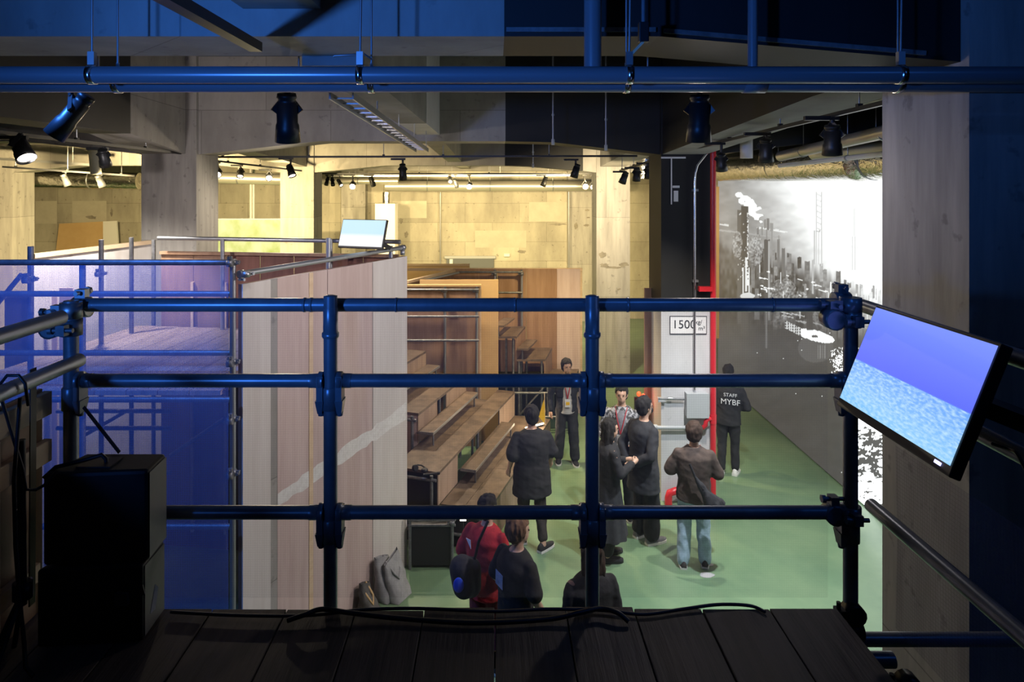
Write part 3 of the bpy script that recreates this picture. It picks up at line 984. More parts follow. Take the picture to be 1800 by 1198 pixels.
rs = random.Random(3)
streak_m = noisy('white_primer_streak', (0.66, 0.64, 0.62), (0.76, 0.75, 0.73), (20, 20, 20), 0.8)
mb = MB()
n = 26
vs = []
for i in range(n + 1):
    px = 486 + (712 - 486) * i / n
    yc = 880 - (880 - 724) * i / n
    hw = 11 + rs.uniform(-3, 3)
    vs += [wall_hit(px, yc - hw - rs.uniform(0, 5)), wall_hit(px, yc + hw)]
mb.add(vs, [(2 * i, 2 * i + 1, 2 * i + 3, 2 * i + 2) for i in range(n)])
tag(mb.build('primer_streak', streak_m, clad), 'slanting white primer streak')

tow = empty('scaffold_tower', (-3.2, 6.9, 0), 'scaffold tower with plank deck behind the blue mesh', 'scaffold tower')
DT = 2.673
dd = Vector((math.sin(math.radians(7)), math.cos(math.radians(7)), 0))
for i in range(1, 15):
    x0 = -4.9 + i * 0.262
    y0 = 5.66
    if x0 + 0.262 > -2.15:
        y0 = 5.685 + (x0 + 0.262 + 2.118 + 0.0) / (0.498 - 0.123) + 0.12
    y1 = 7.90 + (-1.06 - x0 - 0.62) * 0.1296 - 0.07
    if y0 > y1 - 0.15:
        continue
    pa = Vector((x0, y0, 0)) + Vector((0.123 * (y0 - 5.66), 0, 0))
    pb = Vector((x0 + 0.123 * (y1 - 5.66), y1, 0))
    e = Vector((0.255, 0, 0))
    mb = MB().hexa([p + Vector((0, 0, DT - .04)) for p in (pa, pa + e, pb + e, pb)] + [p + Vector((0, 0, DT)) for p in (pa, pa + e, pb + e, pb)])
    mb.build('plank', M['plank_x'], tow)


def tpost(px, Z, ytop, mat=M['steel_d'], z0=0.0, r=R):
    t = W(px, ytop, Z)
    MB().tube((t.x, t.y, z0), t, r, 12).build('post', mat, tow)
    return t


tpost(409, 5.58, 455, M['steel'])
tpost(145, 5.62, 456)
tpost(54, 5.9, 433)
tpost(178, 7.3, 421)
tpost(231, 7.8, 417)
tpost(270, 8.3, 421)
tpost(-60, 5.62, 456)
for py, Z, a, b_, nm in ((461, 5.58, -80, 412, 'top_rail'), (516, 5.62, -80, 412, 'ledger'), (620, 5.62, -80, 412, 'ledger'), (702, 5.62, -80, 412, 'ledger'), (722, 7.4, 100, 300, 'ledger'), (752, 7.4, 100, 300, 'ledger'), (830, 7.4, 100, 300, 'ledger'), (925, 5.62, -80, 412, 'ledger')):
    MB().tube(W(a, py, Z), W(b_, py, Z), R, 12).build(nm, M['steel_d'], tow)
for a, b_ in ((W(148, 765, 7.4), W(222, 722, 7.5)), (W(-10, 540, 5.9), W(38, 482, 5.9)), (W(300, 800, 7.4), W(395, 735, 7.0))):
    MB().tube(a, b_, R * 0.85, 10).build('brace', M['steel_d'], tow)
for px, Z, py in ((409, 5.58, 461), (409, 5.58, 635), (54, 5.9, 490), (178, 7.3, 480), (409, 5.58, 735), (409, 5.58, 830)):
    t = W(px, py, Z)
    coupler(t, (0, 0, 1), (-1, 0, 0), M['steel_d'], tow, 1.0)
ra, rb = W(424, 481, 5.60), W(708, 435, 7.80)
MB().tube(ra, rb, R, 12).build('top_rail', M['steel'], tow)
coupler(ra, wd, (0, 0, 1), M['steel'], tow)
coupler(rb, wd, (1, 0, 0), M['steel'], tow)
MB().tube(W(278, 418, 8.15), W(704, 425, 7.76), R, 12).build('top_rail', M['steel'], tow)
for px, Z, y0, y1 in ((577, 6.85, 418, 560), (391, 8.0, 420, 560), (687, 7.72, 432, 560), (581, 7.82, 420, 520)):
    a, b_ = W(px, y0, Z), W(px, y1, Z)
    MB().tube((a.x, a.y, DT), a, R, 12).build('post', M['steel'], tow)

tb = empty('plywood_cladding', (-2.55, 8.05, 0), 'red brown plywood back wall of the tower behind its deck', 'plywood wall')
Q0, Q1 = Vector((-1.13, 7.91, 0)), Vector((-4.07, 8.29, 0))
for i in range(7):
    a, b_ = Q0.lerp(Q1, i / 7 + .001), Q0.lerp(Q1, (i + 1) / 7 - .001)
    e = Vector((0, 0.012, 0))
    mb = MB().hexa([a, a + e, b_ + e, b_] + [p + Vector((0, 0, 3.53)) for p in (a, a + e, b_ + e, b_)])
    mb.build('plywood_panel', M['ply_red'] if i < 5 else M['ply_brown'], tb)
    mb = MB().bar(a + Vector((0, -.02, 3.2)), a + Vector((0, -.02, 0.2)), .04, .03)
    mb.build('stud', M['pine'], tb)
MB().bar(Q0 + Vector((0, 0, 3.545)), Q1 + Vector((0, 0, 3.545)), .06, .035).build('top_plate', M['ply_brown'], tb)

lw = empty('low_partition', (-4.95, 8.5, 0), 'whitish low partition behind the tower posts on the left', 'partition')
a, b_ = W(58, 452, 7.68), W(266, 427, 9.33)
e = Vector((-0.02, 0.004, 0))
MB().hexa([Vector((p.x, p.y, 0)) for p in (a, b_)] + [Vector((p.x, p.y, 0)) + e for p in (b_, a)] + [a, b_, b_ + e, a + e]).build('board', M['ply_white'], lw)
MB().bar(a + Vector((0, 0, .015)), b_ + Vector((0, 0, .015)), .06, .05).build('top_plate', M['pine'], lw)
for k, (x0, x1, y0, y1, Z) in enumerate(((8, 100, 512, 1000, 7.9), (104, 128, 506, 1000, 7.75))):
    a, b_ = W(x0, y0, Z), W(x1, y0, Z)
    o = MB().box(a.x, b_.x, Z, Z + .02, 0, a.z).build('plywood_sheet', M['ply_pink'])
    tag(o, ('pinkish plywood sheet standing at the left edge behind blue mesh', 'narrow plywood sheet standing between tower posts')[k], 'plywood')

sheet('safety_mesh', [W(-90, 466, 5.46), W(402, 466, 5.46), W(402, 1160, 5.46), W(-90, 1160, 5.46)], M['sheet_blue'], 'large blue woven mesh hung from the tower front rail')

# ================================================================== STEPPED SEATING
OB = Vector((-0.693, 8.235, 0))
bd = Vector((0.301, 0.954, 0)).normalized()
bn = Vector((bd.y, -bd.x, 0))


def BL(n_, t_, z):
    p = OB + bn * n_ + bd * t_
    return Vector((p.x, p.y, z))


def slab_bl(n0, n1, t0, t1, z0, z1):
    return MB().hexa([BL(n0, t0, z0), BL(n1, t0, z0), BL(n1, t1, z0), BL(n0, t1, z0), BL(n0, t0, z1), BL(n1, t0, z1), BL(n1, t1, z1), BL(n0, t1, z1)])


ply_riser = noisy('riser_plywood', (0.27, 0.19, 0.145), (0.38, 0.275, 0.21), (8, 8, 0.9), 0.6, rnd=0.2)
blk = empty('stepped_seating', OB + bd * 1.5, 'stepped wooden seating with bench boards beside the plywood tower', 'seating')
mwood = noisy('seat_board', (0.095, 0.068, 0.050), (0.175, 0.125, 0.09), (6, 6, 6), 0.5, bump=0.2, rnd=0.25)
TR_ = [(0.61, 0.5, 0.05, 3.35), (0.0, 0.9, 0.0, 3.35), (-0.61, 1.3, 0.78, 2.65), (-1.22, 1.7, 0.95, 2.45), (-1.83, 2.1, 1.1, 2.3)]
for k, (nn, z, t0, t1) in enumerate(TR_):
    cuts = [t0, t0 + (t1 - t0) * 0.36, t0 + (t1 - t0) * 0.7, t1]
    for j in range(2):
        for a, b_ in zip(cuts, cuts[1:]):
            if k == 1 and j == 1:
                b_ = min(b_, 2.8)
            slab_bl(nn - 0.303 * (j + 1) + .002, nn - 0.303 * j - .002, a + .002, b_ - .002, z - .035, z + random.uniform(-.002, .002)).build('tread_board', mwood, blk)
    # riser: plywood at both ends, open between, its shade a black board set back
    zz = z - 0.4 if k else 0.0
    for a, b_ in ((t0, t0 + 0.66), (t1 - 0.85, t1)) if k else ((t0, t1),):
        slab_bl(nn - .018, nn - .004, a, b_, zz, z - .036).build('riser', ply_riser, blk)
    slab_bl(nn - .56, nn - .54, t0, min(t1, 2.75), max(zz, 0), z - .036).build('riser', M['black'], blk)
    slab_bl(nn - .60, nn - .02, t0 + .01, t0 + .022, 0.02, z - .036).build('end_board', M['ply_pink'] if k == 2 else M['black'], blk)  # black boards stand in for shade under the treads; the pink one is plywood
    for n_ in (nn - .08, nn - .54):
        for t_ in (t0 - .03, (t0 + t1) / 2, min(t1, 2.8) - .06):
            MB().tube(BL(n_, t_, 0), BL(n_, t_, z - .036), .02, 10).build('post', M['steel_d'], blk)
    for zc in (0.18, z - .09):
        MB().tube(BL(nn - .6, t0 - .03, zc), BL(nn - .02, t0 - .03, zc), .02, 10).build('ledger', M['steel_d'], blk)
for (n0, n1, z, t0, t1) in ((0.04, 0.244, 0.7, 0.65, 2.45), (-0.57, -0.364, 1.1, 0.69, 2.5), (-1.18, -0.97, 1.5, 0.85, 2.4), (-1.79, -1.58, 1.9, 0.9, 2.3)):
    bb = slab_bl(n0, n1, t0, t1, z - .032, z).build('bench_board', mwood, blk, 0.003)
    slab_bl(n1 - .002, n1 + .006, t0, t1, z - .036, z - .002).build('edge_strip', M['steel'], bb)
    slab_bl(n0, n1, t0 - .006, t0, z - .036, z - .002).build('end_strip', M['steel_d'], bb)
    for t_ in (t0 + .08, t1 - .08):
        MB().tube(BL(n1 - .03, t_, z - .2), BL(n1 - .03, t_, z - .03), .012, 8).build('bracket_leg', M['steel_d'], blk)
        MB().tube(BL(n1 - .03, t_, z - .06), BL(n0 - .06, t_, z - .06), .012, 8).build('bracket_arm', M['steel_d'], blk)

led = empty('light_tube', BL(0.43, 3.0, 0.5), 'glowing white tube lamp lying on the lowest step', 'lamp')
pa, pb = G(924, 752, 0.53), G(956, 744, 0.53)
MB().tube(pa, pb, .016, 10).build('tube', M['tube_lit'], led)
MB().bar(pa - Vector((0, 0, .015)), pb - Vector((0, 0, .015)), .04, .024).build('housing', M['black'], led)
lamp('POINT', 'light_tube_lamp', (pa + pb) / 2 + Vector((0.02, -.06, .12)), 8, (1.0, 0.78, 0.5), 0.05)

hp = empty('headphones', G(738, 828, 0.905), 'black headphones lying on the wide step', 'headphones')
hc = G(738, 828, 0.905)
MB().path([hc + Vector((-.055, 0, .05)), hc + Vector((-.04, .05, .06)), hc + Vector((.01, .07, .045)), hc + Vector((.065, .05, .02)), hc + Vector((.08, 0, .012))], .009, 8).build('headband', M['black'], hp)
for q, ax in ((Vector((-.055, -.01, .045)), (0.7, -.7, .3)), (Vector((.06, -.02, .022)), (0, 0, 1))):
    MB().lathe(hc + q, ax, [(-.018, .03), (-.012, .042), (.012, .042), (.02, .032)], 16).build('ear_cup', M['black'], hp)
tk = empty('torch', G(757, 833, 0.9), 'short black torch lying at the step edge', 'torch')
MB().tube(G(744, 834, 0.915), G(772, 831, 0.915), .013, 10).build('barrel', M['black'], tk)
MB().tube(G(767, 831.6, 0.915), G(773, 831, 0.915), .018, 10).build('head', M['black_metal'], tk)

# dark flight case and loose tube at the near end of the steps
fcx = empty('flight_case', (-0.72, 7.95, 0), 'dark flight case with metal tube frame below the steps', 'case')
MB().box(-0.98, -0.50, 7.78, 8.12, 0.03, 0.50).build('body', M['black'], fcx, 0.01)
for x in (-0.98, -0.50):
    MB().tube((x, 7.77, 0), (x, 7.77, 0.62), .018, 10).build('tube', M['steel_d'], fcx)
for z in (0.50, 0.56):
    MB().tube((-1.0, 7.765, z), (-0.46, 7.765, z), .016, 10).build('tube', M['steel_d'], fcx)
coupler((-0.50, 7.76, 0.53), (0, 0, 1), (1, 0, 0), M['steel_d'], fcx)
wl = empty('work_lamp', W(814, 916, 8.0), 'tiny lit work lamp above the flight case', 'lamp')
MB().obox(W(814, 911, 8.0), (.035, 0, 0), (0, .015, 0), (0, 0, .02)).build('lens', M['tube_lit'], wl)
MB().tube(W(814, 915, 8.0), Vector((W(814, 915, 8).x, 8.02, 0)), .008, 8).build('stem', M['black'], wl)

# ---- plywood partitions behind the steps
w1 = empty('plywood_partition', (-0.9, 11.27, 0), 'brown plywood partition with scaffold frame above the upper steps', 'partition')
for a, b_, m_ in ((700, 780, 'ply_brown'), (781, 843, 'ply_brown'), (843, 846, 'pine')):
    MB().box((a - CX) * 11.38 / F, (b_ - CX) * 11.38 / F, 11.38, 11.40, 0, 2.665).build('plywood_panel', M[m_], w1)
MB().box((700 - CX) * 11.38 / F, (846 - CX) * 11.38 / F, 11.35, 11.43, 2.665, 2.695).build('top_plate', M['tan'], w1)
for px in (782, 838):
    t = W(px, 508, 11.32)
    MB().tube((t.x, t.y, 0), t, R, 10).build('post', M['steel'], w1)
    coupler(W(px, 511, 11.32), (0, 0, 1), (1, 0, 0), M['steel_d'], w1, 1.2)
for py in (509, 556, 598):
    MB().tube(W(712, py, 11.27), W(842, py, 11.27), R * .8, 10).build('ledger', M['steel_d'], w1)
w1b = MB().box(-1.30, (876 - CX) * 11.62 / F, 11.62, 11.65, 0, 2.74).build('fibreboard_partition', M['tan'])
tag(w1b, 'tan fibreboard partition ending between the two seating blocks', 'partition')
w2 = empty('plywood_partition', (0.4, 13, 0), 'tall plywood partition behind the far seating block', 'partition')
pxs = [796, 842, 874, 925, 979, 1020]
for i, (a, b_) in enumerate(zip(pxs, pxs[1:])):
    MB().box((a - CX) * 13 / F + .002, (b_ - CX) * 13 / F - .002, 13, 13.018, 0, 2.75).build('plywood_panel', M['ply_brown'] if i < 4 else M['ply_pink'], w2)
MB().box((716 - CX) * 13 / F, (1024 - CX) * 13 / F, 13.02, 13.07, 2.71, 2.76).build('top_plate', M['pine'], w2)
for px in (800, 842, 915, 979, 1022):
    MB().box((px - CX) * 13 / F - .02, (px - CX) * 13 / F + .02, 13.02, 13.09, 0, 2.71).build('stud', M['pine'], w2)
for px, y0 in ((870, 477), (917, 477)):
    t = W(px, y0, 12.9)
    MB().tube((t.x, t.y, 0), t, R, 10).build('post', M['steel'], w2)
    coupler(W(px, 481, 12.9), (0, 0, 1), (1, 0, 0), M['steel_d'], w2, 1.2)
for py in (478, 514):
    MB().tube(W(806, py, 12.87), W(918, py, 12.87), R * .85, 10).build('ledger', M['steel_d'], w2)
pa, pb = Vector((-0.80, 13.0, 0)), Vector((-1.50, 11.5, 0))
dg = empty('plywood_partition', (-1.15, 12.25, 0), 'slanting plywood partition with pale top plate behind the seating', 'partition')
MB().hexa([pa, pb, pb + Vector((-.02, 0, 0)), pa + Vector((-.02, 0, 0))] + [p + Vector((0, 0, 2.7)) for p in (pa, pb, pb + Vector((-.02, 0, 0)), pa + Vector((-.02, 0, 0)))]).build('plywood_panel', M['ply_brown'], dg)
MB().bar(pa + Vector((0, 0, 2.72)), pb + Vector((0, 0, 2.72)), .07, .045).build('top_plate', M['pine'], dg)
MB().tube(W(742, 494, 11.9), W(806, 479, 12.85), R, 10).build('ledger', M['steel'], dg)
yw = empty('plywood_partition', (-1.3, 14.2, 0), 'yellow lit plywood partition furthest behind the tower corner', 'partition')
MB().box(-2.4, -0.55, 14.2, 14.22, 0, 2.66).build('plywood_panel', M['tan'], yw)
MB().box(-2.4, -0.55, 14.19, 14.25, 2.66, 2.70).build('top_plate', M['pine'], yw)
MB().box(-2.3, -0.9, 13.4, 13.45, 2.3, 2.36).build('rail', M['pine'], yw)

# ---- far seating block
b2 = empty('stepped_seating', (0.5, 12.3, 0), 'far block of stepped wooden seating in front of the tall partition', 'seating')
for x0, x1, z in ((0.86, 1.36, 0.9), (0.36, 0.86, 1.3), (-0.02, 0.36, 1.7)):
    y0 = 11.95
    for j in range(2):
        xa, xb = x0 + (x1 - x0) * j / 2, x0 + (x1 - x0) * (j + 1) / 2
        s_ = 0.19
        MB().hexa([(xa, y0, z - .035), (xb, y0, z - .035), (xb + s_, y0 + .85, z - .035), (xa + s_, y0 + .85, z - .035), (xa, y0, z), (xb, y0, z), (xb + s_, y0 + .85, z), (xa + s_, y0 + .85, z)]).build('tread_board', mwood, b2)
    MB().hexa([(x1 - .02, y0, z - .4), (x1, y0, z - .4), (x1 + .19, y0 + .85, z - .4), (x1 + .17, y0 + .85, z - .4), (x1 - .02, y0, z - .036), (x1, y0, z - .036), (x1 + .19, y0 + .85, z - .036), (x1 + .17, y0 + .85, z - .036)]).build('riser', M['ply_brown'], b2)
    for x in (x0 + .04, x1 - .06):
        MB().tube((x, y0 + .03, 0), (x, y0 + .03, z - .036), .021, 10).build('post', M['steel_d'], b2)
        MB().tube((x + .17, y0 + .8, 0), (x + .17, y0 + .8, z - .036), .021, 10).build('post', M['steel_d'], b2)
for x0, z in ((0.36, 1.5), (-0.06, 1.9)):
    MB().hexa([(x0, 11.9, z - .03), (x0 + .2, 11.9, z - .03), (x0 + .4, 12.6, z - .03), (x0 + .2, 12.6, z - .03), (x0, 11.9, z), (x0 + .2, 11.9, z), (x0 + .4, 12.6, z), (x0 + .2, 12.6, z)]).build('bench_board', mwood, b2)
    MB().tube((x0 + .1, 11.96, z - .2), (x0 + .1, 11.96, z - .03), .014, 8).build('bracket_leg', M['steel_d'], b2)
for z in (0.30, 0.72):
    MB().tube((-.05, 11.93, z), (1.40, 11.93, z), .02, 10).build('ledger', M['steel_d'], b2)
MB().tube((.3, 11.93, .2), (.86, 11.93, .85), .016, 8).build('brace', M['steel_d'], b2)
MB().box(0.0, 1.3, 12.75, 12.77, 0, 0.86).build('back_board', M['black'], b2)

# ================================================================== OVERHEAD
pipe = MB().tube((-3.0, 2.9, 4.855), (3.4, 2.9, 4.855), .0365, 24)
front_pipe = empty('service_pipe', (0, 2.9, 4.82), 'thick blue lit service pipe running across just above eye level', 'pipe')
pipe.build('pipe', M['pipe'], front_pipe)
back_pipe = empty('service_pipe', (0, 3.12, 4.81), 'second service pipe close behind the thick pipe, slightly lower', 'pipe')
MB().tube((-3.3, 3.12, 4.855), (3.7, 3.12, 4.855), .045, 24).build('pipe', M['pipe'], back_pipe)
for px in (162, 633, 1106, 1583):
    x = (px - CX) * 2.9 / F
    MB().lathe((x - .013, 2.9, 4.855), (1, 0, 0), [(0, .037), (0, .041), (.026, .041), (.026, .037)], 24).build('hanger_band', M['chrome'], front_pipe)
    MB().obox((x, 2.9, 4.925), (.014, 0, 0), (0, .012, 0), (0, 0, .028)).build('hanger_clip', M['steel'], front_pipe)
    MB().tube((x, 2.9, 4.93), (x + (.02 if px > 400 else 0), 2.9, 6.15), .005, 8).build('hanger_rod', M['steel'], front_pipe)
    x2 = ((px + 45 if px < 400 else px + 20 if px < 1000 else px - 5) - CX) * 3.12 / F
    MB().lathe((x2 - .013, 3.12, 4.855), (1, 0, 0), [(0, .046), (0, .050), (.026, .050), (.026, .046)], 24).build('hanger_band', M['chrome'], back_pipe)
    MB().tube((x2, 3.12, 4.90), (x2, 3.12, 6.15), .005, 8).build('hanger_rod', M['steel'], back_pipe)
    MB().lathe((x2, 3.12, 4.905), (0, 0, 1), [(0, .016), (.02, .016), (.02, .008), (.04, .008)], 8).build('hanger_nut', M['steel'], back_pipe)
for px, r in ((1042, .040), (1323, .022)):
    x = (px - CX) * 3.12 / F
    MB().tube((x, 3.12, 4.86), (x, 3.12, 6.15), r, 20).build('riser_pipe', M['pipe'], back_pipe)
for px in (1325,):
    x = (px - CX) * 3.12 / F
    MB().lathe((x - .05, 3.12, 4.855), (1, 0, 0), [(0, .045), (0, .049), (.1, .049), (.1, .045)], 24).build('pipe_sleeve', M['pipe'], back_pipe)
# thin cross bracket hanging near the middle
br = MB().path([W(586, 100, 3.0), W(588, 98, 3.0), W(640, 95, 3.0), W(655, 105, 3.05)], .005, 8)
br.build('bracket_rod', M['steel'], front_pipe)

MB().obox(W(1131, 57, 3.1), (.022, 0, 0), (0, .02, 0), (0, 0, .045)).build('box', M['black'], hb_, .003)
a = W(1131, 40, 3.1)
MB().tube(a, (a.x, a.y, 6.15), .01, 8).build('stem', M['rail'], hb_)
MB().bar(W(1130, 74, 3.1), W(1108, 97, 3.1), .022, .012).build('arm', M['pine'], hb_)
big_track = empty('lighting_track', (-1, 4.5, 5.10), 'black lighting track hidden behind the thick service pipe', 'lighting track')
MB().box(-4.3, 2.3, 4.485, 4.515, 5.10, 5.14).build('rail', M['black_metal'], big_track)
for x in (-2.62, -1.3, 1.0, 1.9):
    MB().tube((x, 4.5, 5.13), (x, 4.5, 6.15), .006, 8).build('hanger_rod', M['steel'], big_track)
dt = empty('lighting_track', (-1.35, 2.7, 5.03), 'black lighting track slanting in at the top left', 'lighting track')
MB().box(-1.19, -1.13, 0.4, 3.3, 5.03, 5.075).build('rail', M['black_metal'], dt)
MB().box(-1.185, -1.135, 3.3, 3.305, 5.035, 5.07).build('end_cap', M['yellow'], dt)
for y in (0.9, 2.4):
    MB().tube((-1.16, y, 5.07), (-1.16, y, 5.25), .006, 8).build('hanger_rod', M['steel'], dt)


def track(name_label, pa, pb, rods, w=.032, top=6.15):
    pa, pb = Vector(pa), Vector(pb)
    r = empty('lighting_track', (pa + pb) / 2, name_label, 'lighting track')
    MB().bar(pa, pb, w, w).build('rail', M['black_metal'], r)
    for t in rods:
        q = pa.lerp(pb, t)
        MB().tube(q, (q.x, q.y, top), .006, 8).build('hanger_rod', M['steel'], r)
        MB().obox(q + Vector((0, 0, .02)), (.018, 0, 0), (0, .018, 0), (0, 0, .016)).build('hanger_clip', M['black_metal'], r)
    return r


track('long thin black track across the hall below the cross beam', W(345, 276, 11), W(1120, 274, 11), (.06, .255, .425, .56, .8))
track('black track along the left, under the black beam', (-4.25, 4.6, 4.84), (-4.35, 9.4, 4.80), (.2, .5, .8), top=4.94)
track('black track along the right aisle under the black beam', (2.58, 4.4, 4.93), (2.58, 8.9, 4.84), (.1, .4, .7), top=5.05)
track('black track high on the far left', W(5, 293, 12.5), W(238, 309, 12), (.1, .5, .9))
track('far black track in front of the long duct', W(565, 305, 17), W(1056, 305, 17), (.1, .35, .6, .9))
track('track between the two left columns', W(375, 282, 13), W(530, 300, 14.8), (.15, .5, .85))
track('short track left of the black column', W(1090, 300, 13), W(1142, 283, 11), (.08, .5))


def spotlight(px, py, Z, aim, dia, length, ztrack, lit, label, group='track spotlights', blue=False):
    c = W(px, py, Z)
    aim = Vector(aim).normalized()
    top = Vector((c.x, c.y, ztrack))
    root = empty('spotlight', top, label, 'spotlight', group)
    s = dia
    al = .42 if any(q in label for q in ('of three small', 'pair', 'of two')) else 1.6
    MB().box(top.x - s * al, top.x + s * .35, top.y - .02, top.y + .02, top.z - .045, top.z - .012).build('adapter', M['black_metal'], root, 0.003)
    piv = c - aim * length * 0.12
    side = aim.cross(Vector((0, 0, 1)))
    if side.length < .1:
        side = Vector((1, 0, 0))
    side.normalize()
    mb = MB().tube(top - Vector((0, 0, .03)), (top.x, top.y, max(piv.z + s * .75, c.z)), s * .14, 10)
    for sg in (-1, 1):
        mb.bar(Vector((top.x, top.y, max(piv.z + s * .75, c.z))), piv + side * sg * s * .56, s * .12, s * .3, aim)
    mb.build('yoke', M['black_metal'], root)
    h = length / 2
    hd = MB().lathe(c, aim, [(-h, s * .28), (-h, s * .40), (-h * .82, s * .43), (-h * .8, s * .38), (-h * .62, s * .38), (-h * .6, s * .45), (h * .2, s * .45), (h * .3, s * .5), (h, s * .56), (h, s * .50), (h * .85, s * .48)], 20).build('head', M['black_metal'], root)
    MB().lathe(c, aim, [(h * .80, s * .47), (h * .90, s * .40), (h * .93, s * .1)], 20).build('lens', {0: M['lens_off'], 1: M['lens_soft'], 2: M['lens_warm'], 3: M['lens_blue']}[lit], hd)
    return c, aim, h


SP = []


def S(*a, **k):
    r = spotlight(*a, **k)
    SP.append(r)
    return r


# big spotlights behind the service pipe
S(125, 203, 4.5, (-.60, -.1, -.80), .13, .34, 5.10, 0, 'big blue lit cylinder spotlight slanting down on the far left')
S(505, 207, 4.5, (-.05, .25, -1), .15, .32, 5.10, 0, 'big upright spotlight under the pipe above the tower')
S(1229, 208, 4.5, (.02, .15, -1), .15, .31, 5.10, 0, 'big bell hooded spotlight under the pipe near the black column')
# left track
S(38, 262, 6.0, (.55, -.25, -.75), .15, .22, 4.82, 1, 'spotlight with a glowing mouth at the left edge')
S(183, 277, 7.6, (-.1, .5, -.85), .12, .20, 4.80, 0, 'dark spotlight left of the concrete column')
S(115, 316, 12.3, (.25, .3, -.9), .12, .22, 4.62, 0, 'small dark spotlight before the foil duct, left one of two')
S(176, 318, 12.2, (.25, .3, -.9), .12, .22, 4.56, 0, 'small dark spotlight before the foil duct, right one of two')
# between left columns
S(383, 303, 13.0, (.25, -.8, -.5), .13, .20, 4.80, 2, 'glaring spotlight at the edge of the concrete column')
S(423, 304, 13.5, (.1, -.5, -.7), .12, .18, 4.76, 1, 'softly lit spotlight between two glaring ones')
S(473, 309, 14.0, (.25, -.8, -.5), .13, .20, 4.68, 2, 'brightest glaring spotlight left of the second column')
S(511, 300, 11.0, (.35, -.3, -.8), .12, .20, 4.81, 1, 'spotlight under the thin track in front of the second column')
# long thin track
S(708, 302, 11.0, (0, .3, -1), .12, .26, 4.80, 0, 'dark spotlight hanging mid track above the pale monitor')
S(1012, 300, 11.0, (-.25, .2, -.9), .12, .22, 4.79, 0, 'grey spotlight on the thin track before the black beam')
# far track
S(575, 318, 17.0, (-.1, -.4, -.8), .095, .22, 4.60, 0, 'first of three small spotlights beside the second column')
S(584.5, 319, 17.0, (.2, -.4, -.8), .095, .22, 4.60, 0, 'middle one of three small spotlights beside the second column')
S(597, 321, 17.0, (.5, -.5, -.6), .095, .22, 4.60, 1, 'lit one of three small spotlights beside the second column')
S(620, 325, 17.0, (.1, -.9, -.35), .14, .22, 4.60, 2, 'glaring spotlight before the far pilaster')
S(654, 319, 17.0, (.2, .4, -.8), .13, .24, 4.60, 0, 'dark spotlight above the white wall unit')
S(791, 314, 17.0, (.1, -.6, -.7), .10, .22, 4.60, 2, 'lit spotlight of the pair below the far beam')
S(801, 322, 17.0, (.25, .4, -.8), .10, .22, 4.60, 0, 'dark spotlight of the pair below the far beam')
S(825, 325, 17.0, (.0, -.9, -.4), .13, .22, 4.60, 2, 'glaring spotlight on the long duct right of the pair')
S(957, 319, 17.0, (-.3, .2, -.9), .13, .24, 4.60, 0, 'dark spotlight tilting left on the far duct')
S(1028, 325, 17.0, (.05, -.9, -.4), .15, .22, 4.60, 2, 'glaring spotlight beside the bright column, larger of two')
S(1041, 326, 17.0, (.05, -.9, -.4), .13, .22, 4.60, 2, 'glaring spotlight beside the bright column, smaller of two')
S(1097, 312, 12.6, (-.25, .3, -.8), .13, .22, 4.62, 0, 'dark spotlight left of the black column, first of three')
S(1119, 307, 12.0, (.0, .2, -.9), .13, .22, 4.68, 0, 'dark spotlight left of the black column, middle of three')
S(1139, 303, 11.4, (.1, .2, -.9), .12, .20, 4.74, 0, 'dark spotlight touching the black column')
# right aisle track
S(1268, 285, 7.8, (.15, .3, -.95), .12, .20, 4.87, 0, 'smallest black spotlight of the aisle row, beside the red pipe')
S(1346, 264, 6.55, (.12, .25, -.95), .13, .22, 4.89, 0, 'middle black spotlight of the aisle row')
S(1463, 246, 5.25, (.10, .2, -.97), .135, .23, 4.92, 0, 'largest black spotlight of the aisle row by the near column')
# blue wash lamp housings above and beside the view
for x, y, z, ax, lab in ((-2.2, -1.0, 4.38, (.40, .88, .2), 'blue stage wash lamp behind the viewpoint'), (-3.4, 3.95, 5.75, (.1, .6, -.8), 'blue stage wash lamp above the tower mesh'),
                         (1.0, 1.2, 5.9, (0, .5, -.8), 'blue stage wash lamp above the near deck'), (2.9, 0.7, 5.9, (0, .7, -.7), 'blue stage wash lamp beside the near column')):
    r = empty('spotlight', (x, y, 6.15), lab, 'spotlight', 'blue wash lamps')
    a = Vector(ax).normalized()
    MB().tube((x, y, 6.15), (x, y, z + .05), .012, 8).build('stem', M['black_metal'], r)
    cc = Vector((x, y, z)) - a * .10
    MB().lathe(cc, a, [(-.12, .05), (-.1, .08), (.06, .08), (.07, .09)], 18).build('head', M['black_metal'], r)

